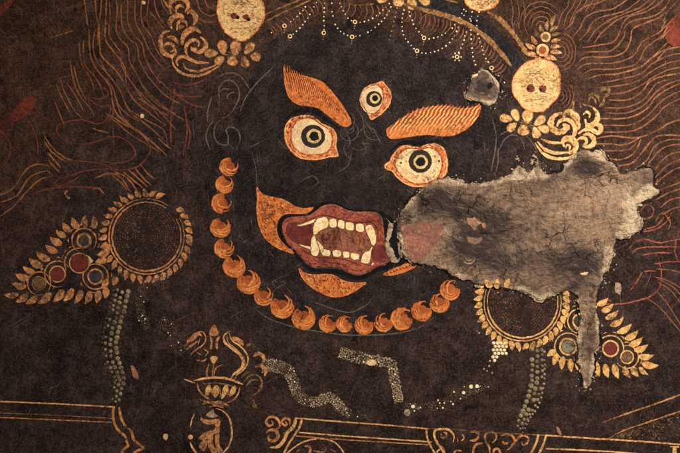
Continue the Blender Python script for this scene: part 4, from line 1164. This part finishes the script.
def garland(label, path, w0, w1, n, seed, mat, rmin, rmax, cat='bead garland', big=()):
    P = spline(path, False, 0.6); r = random.Random(seed); sh = Shape(); pts = []
    n = int(n * 1.7)
    for k in range(n * 40):
        if len(pts) >= n: break
        i = r.randrange(len(P)); u = i / len(P)
        p = P[i]; d = (P[min(i + 2, len(P) - 1)] - P[max(i - 2, 0)]).normalized()
        v = r.uniform(-1, 1); w = (w0 + (w1 - w0) * u) / 2
        q = p + Vector((-d.y, d.x)) * v * w
        rad = r.uniform(rmin, rmax) * (1.0 if .12 < u < .85 else .75)
        if r.random() < .1 + .5 * nz(p.x, p.y, .09, 4): continue
        if all((q - a).length > (rad + b) * 0.88 for a, b in pts):
            pts.append((q, rad)); sh.dot(q.x, q.y, rad, 0.9, 8)
    o = sh.build('bead_garland', mat); tag(o, label, cat, 'garlands of tiny bone beads', 'stuff')
    for (x, y, rx, ry, m) in big: 
        Shape().ellipse(x, y, rx, ry, 1.4).build('bone_plaque', m, o)
    s2 = Shape()
    for (q, rad) in pts:
        if r.random() < 0.08: s2.dot(q.x + .1, q.y, rad * 0.8, 1.15, 8)
    if s2.v: s2.build('bright_beads', 'bead_white', o)['kind'] = 'stuff'
garland('garland of tiny bone beads snaking from the ritual handle to the centre panel', [(262,366),(276,366),(288,371),(293,381),(297,392),(304,400),(316,402),(328,397),(336,402),(343,409),(350,414)], 13, 8, 250, 21, 'bead_bone', .75, 1.35)
garland('triangular garland of bone beads below the middle of the beard', [(340,352),(352,356),(366,359),(380,361),(391,364),(394,375),(396,388),(399,402)], 11, 9, 190, 22, 'bead_bone', .8, 1.6, big=((371.5,362.5,5.2,3,'chip'),(407,412.5,3.2,3.6,'bead_bone')))
garland('sparse scatter of beads sloping up towards the right earring', [(405,406),(425,408),(448,401),(462,393),(475,387),(488,380)], 6, 14, 110, 23, 'bead_faint', .7, 1.5, big=((471,386.5,2,2,'bead_white'),(477,386,1.8,1.8,'bead_white'),(463.5,392.5,1.8,1.6,'bead_white'),(413,406.5,2,1.8,'bead_white'),(418,408,1.6,1.6,'bead_bone')))
garland('dim dotted loop of beads under the left earring', [(168,277),(152,282),(143,289),(140,300),(141,314),(147,329)], 9, 8, 130, 24, 'bead_faint', .7, 1.3)
garland('dim dotted scraps left of the ritual handle', [(160,321),(172,330),(176,345),(184,352)], 12, 10, 70, 25, 'bead_faint', .7, 1.4)
garland('thin broken row of beads just above the centre panel line', [(336,408),(343,413),(352,416),(370,417)], 6, 2, 46, 26, 'bead_faint', .7, 1.2)

# ------------------------------------------------------------------ ritual handle, lower left
def ritual_handle():
    t = thing('ritual_handle', 'gold pronged ritual handle with a painted syllable in an oval, lower left', 'ritual handle', 212, 400)
    s = Shape()
    s.stroke([(194,380.5),(205,378.3),(218,377.6),(230,379.5),(243,384.5)], 2.4, 1.1, (0.15, 0.15)); s.stroke([(184,379),(195,383)], 1.3, 0.8)
    s.build_each('rim', 'gold_line', t)
    s = Shape(); s.stroke([(203,384),(216,383),(228,385),(239,388.5)], 1.4, 0.9, wob=.8); s.stroke([(199,399),(205,401.5),(213,402)], 1.8, .9, wob=.8); s.stroke([(202,404),(213,402.5),(222,402),(229,406)], 2.2, .9, wob=.8)
    s.stroke([(216,404),(222,405),(228,408)], 1.5, .9); s.build_each('collar', 'gold_dim', t)
    for (x, y, L, W, a) in ((207.8,391,13,5.6,-75),(216,391.5,13,7.4,-88),(224.5,392,16,5.6,-72),(232.5,391.5,12.5,5.2,-66)):
        Shape().leaf(x, y, L, W, a + 180, 1.1, 0.05).build('lotus_petal', 'gold', t)
    s = Shape()
    for p, w in (([(197,383),(199,390),(204,396),(211,400)],1.8), ([(240,387),(238,394),(233,400),(226,403)],1.8), ([(203,400.5),(211,403),(221,402.5),(229,406)],3.2), ([(209,407),(216,405.5),(224,408)],1.6), ([(211,386.5),(212,396)],1.0), ([(220.5,387),(220,398)],1.0), ([(229,388.5),(227.5,398)],1.0)):
        s.stroke(p, w, 1.0, wob=.7)
    s.build_each('bowl_line', 'gold_old', t)
    s = Shape()
    s.stroke([(216,408.5),(223,411),(229,418),(231.5,428),(231.5,438),(228,447),(222,454)], 1.9, 1.1, (0.3, 0.1)); s.stroke([(195,413.5),(192,419),(190.5,427)], 1.5, 1.0); s.stroke([(190,442),(192,447),(197,454),(201,458)], 2.0, 1.1)
    s.dot(190.5, 437, 2.6, .9)
    s.build_each('oval_frame', 'gold_line', t)
    for pts in ([(200.5,417),(206,419.3),(219,419.5),(219.6,426),(219.4,432),(214,434.2),(208,437.5),(203.5,440.8),(198.3,438),(205,432.5),(214.3,429.3),(214.6,424.6),(206,424.2),(202,421.5)],
                [(208,436),(213,434.8),(212.8,444),(217,451.5),(214,454),(208.5,447.5)], [(215.3,434.6),(219,433.4),(219.2,444),(223.2,451.5),(220,454),(215.6,446.5)],
                [(203.5,440.5),(207.3,440.8),(206.6,447.5),(203.8,451),(199.3,448.2),(199.8,443.6)]):
        Shape().fill(pts, 1.2, True, .5, 1).build('painted_syllable', 'gold_old', t)
    s = Shape(); s.fill([(206,415.5),(210,411.5),(213,409),(214.5,413),(218,416),(212,417.5)], 0.9); s.build('crescent_mark', 'bead_bone', t)
    Shape().fill([(214,324.5),(217.5,330),(218.3,334.5),(214,336),(209.5,335),(209.5,331.5)], 1.1).build('flame_bud', 'gold_old', t)
    Shape().fill([(210,357.5),(214,355.8),(218,357.5),(216,361.5),(213.5,364),(211.5,361.5)], 1.1).build('bud', 'gold', t)
    s = Shape()
    for p, w in (([(210,336),(211.5,342),(210.5,350)],2.6), ([(220,336),(216.5,342),(217,349)],3.0), ([(213.5,363),(213,370),(212,377)],1.6), ([(209,364),(207,370),(207,377)],2.0), ([(223,364.5),(216,368),(213.5,377)],1.3)):
        s.stroke(p, w, 1.0)
    s.build_each('stem', 'gold_old', t)
    p = Shape(); p.stroke([(230,331),(224,335.5),(225,342.5),(232,348.5),(240,355),(243,362),(241,368),(234,374),(230.5,379)], 2.6, 1.1, (0.25, .1)); p.stroke([(229,333),(232,340.5),(240,346),(246,353),(248,361),(244,369),(237,375),(235,379)], 1.7, 1.0)
    p.stroke([(227,334),(228,342),(236,349),(243,357),(245,363),(242,369),(235,375)], 0.8, 1.15)
    o = p.build_each('prong', 'gold_line', t); o['label'] = 'right S-curved prong in clear double lines'
    p = Shape()
    for q, w in (([(184,347),(189,341),(195,335),(201,331.5),(205,335),(205,342),(200,348)],1.6), ([(187,342),(193,338),(198,334)],4.2), ([(190,355),(197,349),(203,345)],1.3), ([(196,360),(203,361),(207,358)],1.6), ([(198,345),(200,338)],1.4)):
        p.stroke(q, w, 0.9, wob=.7)
    for q, w in (([(186,350),(192,345),(198,341)],2.2), ([(191,337),(197,333.5),(202,336)],2.4), ([(203,349),(208,352),(205,356)],1.4), ([(196,352),(201,355)],1.6)):
        p.stroke(q, w, 0.9, wob=.8)
    o = p.build_each('prong', 'gold_old', t); o['label'] = 'left prong almost rubbed away'
    f = Shape()
    for q, w in (([(230,338.5),(238,340),(243.5,345.5)],4.6), ([(253,356.5),(258,353.5),(263,356),(264,361)],4.2), ([(255,367),(260,365.5),(265.5,369.5),(264.5,376)],3.8)):
        f.stroke(q, w, 1.0)
    f.build_each('cloud_curl', 'gold_old', t)
    f = Shape()
    for q, w in (([(246,346.5),(250,344.5),(255,347)],3.4), ([(243,383),(248,377),(255,374.5),(261,379),(261.5,388),(256,394)],1.8), ([(246,386),(251,380.5),(257,380)],1.3), ([(251,396),(257,393),(262,384)],2.6), ([(252,398),(254,405),(257,408)],4.2), ([(241,378),(246,373),(250,372)],1.4)):
        f.stroke(q, w, .9, wob=.7)
    f.build_each('cloud_tail', 'gold_dim', t)
ritual_handle()

# ------------------------------------------------------------------ ruled panel borders along the bottom
def panels():
    t = thing('panel_border', 'ruled border at lower left ending in a stepped double bracket', 'border', 60, 425, 'ruled panel borders along the bottom')
    s = Shape(); s.stroke([(-10,401),(60,404),(115,407)], 1.5, 1.0, (0, 0)); s.build('rule', 'gold_line', t)
    s = Shape(); s.stroke([(-10,412.5),(60,415.5),(112,418.3)], 1.0, .9, (0, 0), wob=.8); s.build('rule', 'gold_dim', t)
    s = Shape(); s.stroke([(-10,417),(60,420),(112,422.4)], 1.2, .9, (0, 0), wob=.8); s.build('rule', 'gold_old', t)
    s = Shape(); s.stroke([(114,406),(113,414),(114.5,424),(119,431),(125,436),(126.5,441),(128,446),(123,450),(120,458)], 2.8, 1.1, (.05, .05)); s.build_each('bracket', 'gold_old', t)
    s = Shape(); s.stroke([(119,407),(121,418),(126,427),(131,431),(134,440),(141,446),(143,448.5),(136,451.5),(129,458)], 2.7, 1.0, (.05, .05)); s.build_each('bracket', 'gold_old', t)
    t = thing('panel_border', 'ruled border at bottom centre with curled cloud corner and arched medallion', 'border', 345, 435, 'ruled panel borders along the bottom')
    for p, w, m in (([(295,418),(345,422),(385,425),(428,428.7)],1.5,'gold_line'), ([(299,432.4),(345,436),(385,438.7),(432,442)],1.4,'gold_line'), ([(296,436),(345,439.7),(432,445)],1.1,'gold_old')):
        s = Shape(); s.stroke(p, w, 1.0, (0, 0)); s.build('rule', m, t)
    s = Shape()
    s.stroke([(302,418.5),(299,428),(293,437),(288,445),(283,455)], 2.3, 1.1, (0, 0)); s.stroke([(296,418),(293,427),(287,433),(284,440),(278,446.5),(270,447.5)], 3.6, 1.1, (.1, .2))
    s.build_each('bracket', 'gold_line', t)
    c = Shape()
    for p, w in (([(271,420.5),(273,424),(269.5,426),(266,422.5),(268,418),(274,417),(279,421.5),(279.5,427),(275,429.5)],2.6), ([(285,421),(287,424.5),(284.5,425.5),(281.5,422),(285,418.3),(289.5,420),(289.5,425.5)],2.6),
                 ([(266,433),(270,430),(276,431),(278,437),(273.5,441),(268.5,439.5),(269,435.5)],3.6), ([(283,433),(287,433.5)],2)):
        c.stroke(p, w, 1.1, (.2, .2))
    c.build_each('cloud_corner', 'gold_old', t)
    a = Shape(); a.stroke([(284,456),(292,449),(300,443.5),(310,439.8),(322,438.7),(334,442),(342,450),(346,458)], 1.5, 1.0, (0, 0)); a.build('medallion_arch', 'gold_line', t)
    a = Shape()
    for p, w in (([(304,446),(309,446.5),(310,451),(307,457)],3.0), ([(322,444),(325.5,447),(325,451),(321,452),(313,450.5)],2.0), ([(321,449.5),(324,449)],1.6), ([(296,452),(300,449)],1.2), ([(330,449),(336,452)],1.4)):
        a.stroke(p, w, 1.0)
    a.build_each('medallion_leaf', 'gold_old', t)
    t = thing('panel_border', 'short scrolled border between the centre panel and the right rails', 'border', 485, 442, 'ruled panel borders along the bottom')
    s = Shape(); s.stroke([(426,428.5),(427,437),(430,445),(437,457)], 2.0, 1.1, (0, 0)); s.stroke([(434,456),(440,449),(445,453)], 2, 1)
    s.stroke([(446,457),(441,448),(436,441),(434,434),(436,430),(443,429),(450,430.5),(454,436),(453,442)], 2.4, 1.1, (0, .2)); s.stroke([(538.5,434.5),(536,443),(529,457)], 2.5, 1.1, (0, 0)); s.stroke([(546,435),(543,445),(537,457)], 2.4, 1.1, (0, 0))
    s.build_each('bracket', 'gold_line', t)
    c = Shape()
    for p, w in (([(441,433.5),(442,437.5),(446,436.5),(446,433),(443,432)],2.6), ([(442,446),(444,452),(441,458)],3), ([(470,432.5),(475,431.5),(478.5,435.5),(475.5,440),(469.5,440.3)],2.8), ([(473,457),(473.5,449),(477,444),(483,443)],2.6),
                 ([(492,443),(496,438.5),(495.5,433.5),(490,432),(485,435),(485.5,441),(489,447),(490,457)],2.4), ([(493,456),(494,450),(498,449),(501,454)],2.6), ([(500,436),(506,434),(512,436),(514.5,441),(511,447),(507,450)],2.4),
                 ([(502,441),(505,444),(508,442.5)],2.2), ([(514,444),(518,438),(523,435.5),(528,438),(527,443),(523,445),(521,441.5)],2.4), ([(453,455),(456,450.5),(462,451)],1.8), ([(462,434),(464,438),(461,441)],1.4), ([(457,437),(458,443)],1.2)):
        c.stroke(p, w, 1.1, (.2, .2))
    c.build_each('cloud_scroll', 'gold_old', t)
    s = Shape(); s.stroke([(424,428.5),(445,429),(470,430.8),(500,433),(530,434.5),(548,435.5)], .9, .9, (0, 0), wob=.9); s.build('rule', 'gold_dim', t)
    t = thing('panel_border', 'ruled border at lower right with two rails and a slanting patterned band', 'border', 615, 430, 'ruled panel borders along the bottom')
    s = Shape(); s.stroke([(545,435.3),(600,438.8),(640,441.3),(690,445.3)], 1.7, 1.0, (0, 0)); s.build('rule', 'gold_line', t)
    s = Shape(); s.stroke([(545,448.5),(600,451),(640,454)], 1.6, 1.0, (0, 0)); s.build('rule', 'gold_line', t)
    s = Shape(); s.stroke([(674.5,446),(674.5,458)], 4.2, 1.0, (0, 0)); s.stroke([(670,446.5),(679,447)], 1.4, 1.2, (0, 0)); s.build_each('post_mark', 'gold', t)
    s = Shape(); s.stroke([(602,422.5),(620,416),(640,409),(655,404),(690,391)], 1.6, .9, (.2, 0), wob=.9); s.build('slanting_line', 'gold_old', t)
    s = Shape(); s.stroke([(608,439),(622,431),(640,424.8),(660,418),(690,408)], 1.5, .9, (.2, 0), wob=.9); s.build('slanting_line', 'gold_old', t)
    r = random.Random(9); k = Shape()
    for i in range(150):
        x = r.uniform(618, 684); lo = 434.5 - (x - 618) * .38; hi = 438 + (x - 618) * .07
        y = r.uniform(lo + 1, hi - 1); a = r.uniform(0, 6.28); L = r.uniform(1, 3)
        k.stroke([(x, y), (x + L * .6 * math.cos(a), y + L * .6 * math.sin(a)), (x + L * math.cos(a + .6), y + L * math.sin(a + .6))], r.uniform(.7, 1.1), .8, (.3, .3))
    tag(k.build('band_pattern', 'gold_dim', t), kind='stuff')
panels()

# ------------------------------------------------------------------ lost areas: bare plaster standing in a raised ragged crust
def plaster_patch(outline, label, stains_shade, limes_lit_edges, thick, step, name='plaster_loss', seed=0.0, jitter=2.2):
    P = spline(outline, True, 1.6)
    P = [Vector((p.x + jitter * (nz(p.x, p.y, .13, seed + 1) + .6 * nz(p.x, p.y, .4, seed + 2)), p.y + jitter * (nz(p.x, p.y, .13, seed + 7) + .6 * nz(p.x, p.y, .4, seed + 5)))) for p in P]
    xs = [p.x for p in P]; ys = [p.y for p in P]
    pts = list(P); r = random.Random(5)
    y = min(ys)
    while y < max(ys):
        x = min(xs)
        while x < max(xs):
            q = Vector((x + r.uniform(-.4, .4) * step, y + r.uniform(-.4, .4) * step))
            if inside(q, P): pts.append(q)
            x += step
        y += step
    res = delaunay_2d_cdt(pts, [], [list(range(len(P)))], 1, 1e-4)
    sh = Shape()
    def dist(q):
        return min((q - p).length for p in P)
    def height(q, d):
        e = min(1, d / 2.5)
        z = thick * (0.5 + 0.5 * e) + 2.2 * nz(q.x, q.y, .035, seed) * e
        z += 2.0 * (0.5 - abs(nz(q.x + 6 * nz(q.x, q.y, .05, 2), q.y, .07, seed + 3))) + 1.5 * (.4 - abs(nz(q.x, q.y, .16, seed + 11))) + 1.1 * nz(q.x, q.y, .28, seed + 4) + 0.7 * nz(q.x, q.y, .6, seed + 8)
        z += 6.0 * math.exp(-((d - 2.6) / 2.2) ** 2) * max(0, 0.55 + 1.2 * nz(q.x, q.y, .09, seed + 6) + .5 * nz(q.x, q.y, .35, seed + 2))
        if seed < 1: z += 4.5 * math.exp(-((q.x - 594 + (q.y - 300) * .05) / 3.2) ** 2) * max(0, min(1, (q.y - 262) / 20)) - 2.2 * math.exp(-((q.x - 586) / 3.4) ** 2) * max(0, min(1, (q.y - 300) / 15))
        return max(1.6, z)
    plaster_patch.height = lambda x, y: height(Vector((x, y)), dist(Vector((x, y))))
    stain_shade, lime_lit = [], []
    for q in res[0]:
        d = dist(q)
        sh.v.append((q.x, q.y, height(q, d)))
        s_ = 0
        for (sx, sy, rx, ry, k) in stains_shade: s_ += k * math.exp(-((q.x - sx) / rx) ** 2 - ((q.y - sy) / ry) ** 2)
        stain_shade.append(max(0, min(1, s_)))
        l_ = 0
        for (sx, sy, rx, ry, k) in limes_lit_edges: l_ += k * math.exp(-((q.x - sx) / rx) ** 2 - ((q.y - sy) / ry) ** 2)
        lime_lit.append(max(0, min(1, l_ + 0.95 * math.exp(-d / 4.0) * max(0, .5 + 1.6 * nz(q.x, q.y, .06, seed + 6)))))
    edges = set()
    for f in res[2]:
        a, b, c = (res[0][k] for k in f[:3])
        f = tuple(f) if (b - a).cross(c - a) < 0 else tuple(reversed(f))
        sh.f.append(f)
        for i in range(3): edges.add((f[i], f[(i + 1) % 3]))
    for (i, j) in list(edges):
        if (j, i) not in edges:
            k = len(sh.v)
            for m in (i, j): sh.v.append((res[0][m].x, res[0][m].y, -1)); stain_shade.append(0.3); lime_lit.append(.2)
            sh.f.append((j, i, k, k + 1))
    cx = (min(xs) + max(xs)) / 2; cy = (min(ys) + max(ys)) / 2
    t = thing(name, label, 'plaster patch', cx, cy, 'bare plaster patches in the paint')
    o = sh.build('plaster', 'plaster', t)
    for nm, vals in (('stain_shade', stain_shade), ('lime_lit', lime_lit)):
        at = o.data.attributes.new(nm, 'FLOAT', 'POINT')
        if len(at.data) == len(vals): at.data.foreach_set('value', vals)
    for p in o.data.polygons: p.use_smooth = True
    # ragged crust: broken flakes of lime and paint along the rim
    rr = random.Random(18); n = len(P); i = 2
    while i < n - 14:
        m = rr.randint(5, 16)
        if rr.random() < .6:
            seg = []
            for j in range(i, i + m, 2):
                dv = (P[(j + 1) % n] - P[j - 1]).normalized(); nr = Vector((dv.y, -dv.x))
                if inside(P[j] + nr * 1.5, P): nr = -nr
                seg.append(P[j] + nr * (1.6 + 1.2 * nz(P[j].x, P[j].y, .3, 6.1)))
            if len(seg) > 2: Shape().stroke(seg, rr.uniform(1.6, 3.6), rr.uniform(1.2, 2.6), (.3, .3), wob=1.2, jit=.8, step=1.0).build('broken_paint_lip', 'black' if rr.random() < .7 else 'skin', t)
        i += m
    gr = Shape()
    for k in range(int(n * 1.1)):
        p = P[rr.randrange(n)]; q = p + Vector((rr.gauss(0, 4.2), rr.gauss(0, 4.2)))
        gr.dot(q.x, q.y, abs(rr.gauss(.35, .28)) + .2, .8 if not inside(q, P) else thick + 2.5, 5)
    tag(gr.build('grit', 'crust', t), kind='stuff')
    rr = random.Random(8); n = len(P); i = 0
    while i < n - 8:
        k = nz(P[i].x, P[i].y, .05, seed + 9)
        m = rr.randint(3, 12)
        if rr.random() < 0.42 + k * 1.1:
            off = rr.uniform(-1.6, 1.2); seg = []
            for j in range(i, min(n - 1, i + m)):
                dv = (P[(j + 1) % n] - P[j - 1]).normalized(); nr = Vector((-dv.y, dv.x))
                seg.append(P[j] + nr * (off + 1.3 * nz(P[j].x, P[j].y, .5, 3.3)))
            if len(seg) > 2:
                Shape().stroke(seg[::2] if len(seg) > 5 else seg, rr.uniform(1.2, 3.6), thick * rr.uniform(.7, 1.5), (.4, .4), wob=1.3, jit=.9, step=1.0).build('crust', 'crust', t)
        if rr.random() < 0.22:
            nn = rr.randint(4, 7); R = rr.uniform(.6, 3.0)
            q = P[i] + Vector((rr.uniform(-3, 3), rr.uniform(-3, 3))); a0 = rr.uniform(0, 6)
            Shape().fill([(q.x + R * rr.uniform(.4, 1.2) * math.cos(a0 + 6.283 * w / nn), q.y + R * .7 * rr.uniform(.4, 1.2) * math.sin(a0 + 6.283 * w / nn)) for w in range(nn)], thick * rr.uniform(.2, 1.3) + .5, False, 0).build('crust', 'crust', t)
        i += m

    return t, P
OUT = [(397.5,222),(400,213),(405,206),(411,200),(418,194),(425,188),(432,182),(440,180),(449,179),(457,181),(465,184),(473,185),(482,183),(490,181),(498,180),(502,177),(508,176),(512,171),(517,168),(521,170),(527,173),(533,168),(538,164),(541,170),(547,173.5),(554,173),(561,172),
       (565,165),(570,158),(577,152),(583,150),(590,151.5),(598,151),(603,155),(607,161),(612,164),(616,167),(620,173),(628,172),(636,170),(645,168.5),(651,170),(653,176),(651,182),(652,188),(659,191),(655,196),(648,199),(640,204),(636,207),(639,215),(641,222),(639,230),(633,236),(625,239),(616,239),
       (613,246),(612,255),(607,268),(602,280),(598,291),(596,302),(596,312),(598,322),(599,334),(597,346),(593.5,358),(593.5,371),(590,382),(587,389),(583,388),(581,376),(578.5,362),(577,350),(577,335),(579.5,320),(579.5,306),(577,296),(570,291.5),(562,291),(555,295),(547,298),(540,301.5),(533,298),(528,294),(520,291.5),(510,290),(501,287),
       (494,286),(485,285),(478,284.5),(471,281.5),(462,279),(454,276),(446,270.5),(437,267.5),(428,265.5),(418,263),(411,262),(405,259),(401,250),(399.5,240),(396.5,231)]
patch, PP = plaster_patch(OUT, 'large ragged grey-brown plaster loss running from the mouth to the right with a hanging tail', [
    (445,205,28,14,.75),(430,198,14,10,.5),(492,222,34,20,.7),(498,262,40,12,.6),(566,262,22,14,.65),(588,168,16,9,1.1),(468,246,26,14,.75),(455,190,30,7,.3),(530,205,20,14,.25),(590,345,8,40,.45),(545,185,12,6,.4),(582,262,14,10,.7),(520,285,30,6,.3),(575,285,14,10,.5)],  # stains, and a dark recess near the top edge painted as shade
    [(638,212,16,14,.9),(650,190,9,6,.8),(628,232,10,8,.9),(607,262,6,26,.55),(618,190,26,16,.35),(600,155,9,5,.7),(512,176,9,6,.6),(430,266,30,4,.4),(560,215,34,22,.18),(416,215,8,18,.3),(402,244,3,14,.5),(520,178,40,5,.3)], 4.2, 1.35)  # pale crust, and edges lit from the right painted brighter
PH = plaster_patch.height
def drape(sh, lift=0.55):
    sh.v = [(x, y, (PH(x, y) + lift + 0.25 * z if z > 0 else 0.0)) for x, y, z in sh.v]
    return sh
def fragment(name, poly, mat, z, label=None, extra=None):
    o = drape(Shape().fill(poly, z, True, 2.4, grid=1.6, jf=.22)).build(name, mat, patch)
    if label: o['label'] = label
    return o
o = fragment('lip_fragment', [(401,227),(405,224),(414,223.5),(424,223),(434,223),(441,224.5),(444,228),(441.5,235),(438,242),(432,248),(427,255),(421,260),(415,259.5),(410,256),(406,248),(402.5,239),(400.5,232)], 'lip_old', .5, 'pale pink remnant of painted lip')
s = Shape(); r = random.Random(2)
for i in range(60):
    x, y = r.uniform(402, 442), r.uniform(224, 258)
    if inside((x + 1, y + 2), [(404,226),(441,226),(438,240),(420,258),(410,254)]): s.stroke([(x, y), (x + r.uniform(-2, 2), y + 1.6), (x + r.uniform(-2, 2), y + 3.5)], .8, 1.6, (.3, .3))
drape(s).build('lip_crackle', 'tan', o)
fragment('paint_fragment', [(468,218),(472,217),(477,219),(481,222),(478,226),(474,229.5),(470,226)], 'tan', .5, 'tan scrap of paint on bare plaster')
fragment('paint_fragment', [(481,224),(485,224),(485.5,227.5),(482,227.5)], 'tan', .5)
for (x, y, R, m) in ((474.5,238,7.4,'tan'), (468.5,258.5,6,'bead_faint')):
    s = Shape(); 
    s.fill([(x + R * math.cos(math.radians(a)), y + R * .85 * math.sin(math.radians(a))) for a in range(-15, 200, 12)] + [(x - R * .35, y - R * .1), (x + R * .3, y + R * .05)], .5, False, .4, grid=1.5); drape(s)
    f = s.build('beard_curl_ghost', 'tan' if m == 'tan' else 'bead_faint', patch)
    s = Shape(); s.ring(x, y, R, 1.0, 1.4, -25, 205, ry=R * .85); s.ring(x, y - .5, R * .55, .8, 1.4, 0, 190, ry=R * .45); drape(s); s.build('edge_line', 'gold_old' if m == 'tan' else 'bead_bone', f)
for (pts) in ([(580,272),(583,271),(587,273),(585,276),(581,275.5)],):
    fragment('lime_chip', pts, 'chip', 1.5)
for (x, y, a) in ((487.5,283.5,-140),(496.5,283.5,-95),(507,283,-75)):
    s = Shape().leaf(x, y, 10, 6.5, a, 1.0, .1); drape(s, .9); s.build('scallop_remnant', 'gold', patch)

def crack():
    t = patch
    Shape().fill([(394.5,224),(398,223.5),(398.3,228),(397.5,233),(395.8,238),(392.8,241.5),(395,246.5),(396.6,251.5),(398,256.5),(396,256),(394,251),(391.6,246),(389.4,241.5),(391.8,237.5),(393.4,232),(393.2,228)], 1.6, False, .4).build('crack', 'hollow_shade', t)  # flat near-black shape paints the shade of a deep crack
    Shape().fill([(400,263),(401,259.5),(405,259.5),(405.5,262),(403,264.5)], 1.6, False, .4).build('crack', 'hollow_shade', t)
    s = Shape()
    s.fill([(389,223.5),(393,226),(392.4,232),(390.6,238),(388.6,241.5),(390.6,247),(393.4,252),(396,257),(397.5,262),(392.5,262.5),(388.5,257.5),(386.2,250),(385.2,243),(386,236),(387.6,229)], 2.2, True, 1.7, 1)
    s.stroke([(383.5,218),(387,219.5),(391,223.5),(394,224)], 1.0, 2.2, wob=.8)
    s.stroke([(397,243),(399,248),(400,254),(401.5,258)], 2.4, 3.0, (.2, .2), wob=.9, jit=.5)
    s.stroke([(393,258),(396,261.5),(400,258.5)], 2.6, 2.4, wob=.9)
    s.build_each('crack_lip', 'crust', t)
crack()
plaster_patch([(471.5,76),(473,75),(477,74.5),(478,71.5),(483,70),(488,71),(492,75),(496,79),(498.5,83),(499,90),(497.5,97),(494.5,103),(491,106),(485,105),(480,102.5),(474,100.5),(470,99.5),(467,98),(464.5,96),(468,90),(470,84)],
              'small roundish grey plaster spot above the right eyebrow', [(485,90,9,8,.55),(478,84,6,10,.4)], [(486,104,8,3,.5),(474,76,3,2,.9)], 2.6, 1.2, 'plaster_loss', 33.0, 0.9)
tt = [o for o in bpy.data.objects if o.name.startswith('plaster_loss') and o is not patch][0]
Shape().fill([(488,84),(491,82.5),(492.5,85),(491,88.5),(488,89),(487,87)], 5.2, True, .3).build('pit_shade', 'hollow_shade', tt)  # flat dark patch paints the shade inside a small hollow
Shape().fill([(472,75.5),(477,73.8),(478,75.5),(473,77)], 5.0, True, .3).build('lime_chip', 'chip', tt)
# small satellite crusts round the big loss
def satellites():
    r = random.Random(77)
    for (cx, cy, w, h, n, lab) in ((517, 160, 3, 4, 5, 'tiny pale plaster chips at the foot of the right ear'), (534, 161, 4.5, 8, 14, 'broken pale crumbs of plaster just above the plaster loss under the scrollwork')):
        t = thing('plaster_crumbs', lab, 'plaster chips', cx, cy)
        for i in range(n):
            x, y = cx + r.gauss(0, w * .5), cy + r.gauss(0, h * .5); R = r.uniform(.7, 1.9); m = r.randint(4, 7); a0 = r.uniform(0, 6)
            Shape().fill([(x + R * r.uniform(.5, 1.2) * math.cos(a0 + 6.283 * k / m), y + R * r.uniform(.5, 1.2) * math.sin(a0 + 6.283 * k / m)) for k in range(m)], r.uniform(.8, 2.6), False, 0).build('flake', 'crust', t)
satellites()
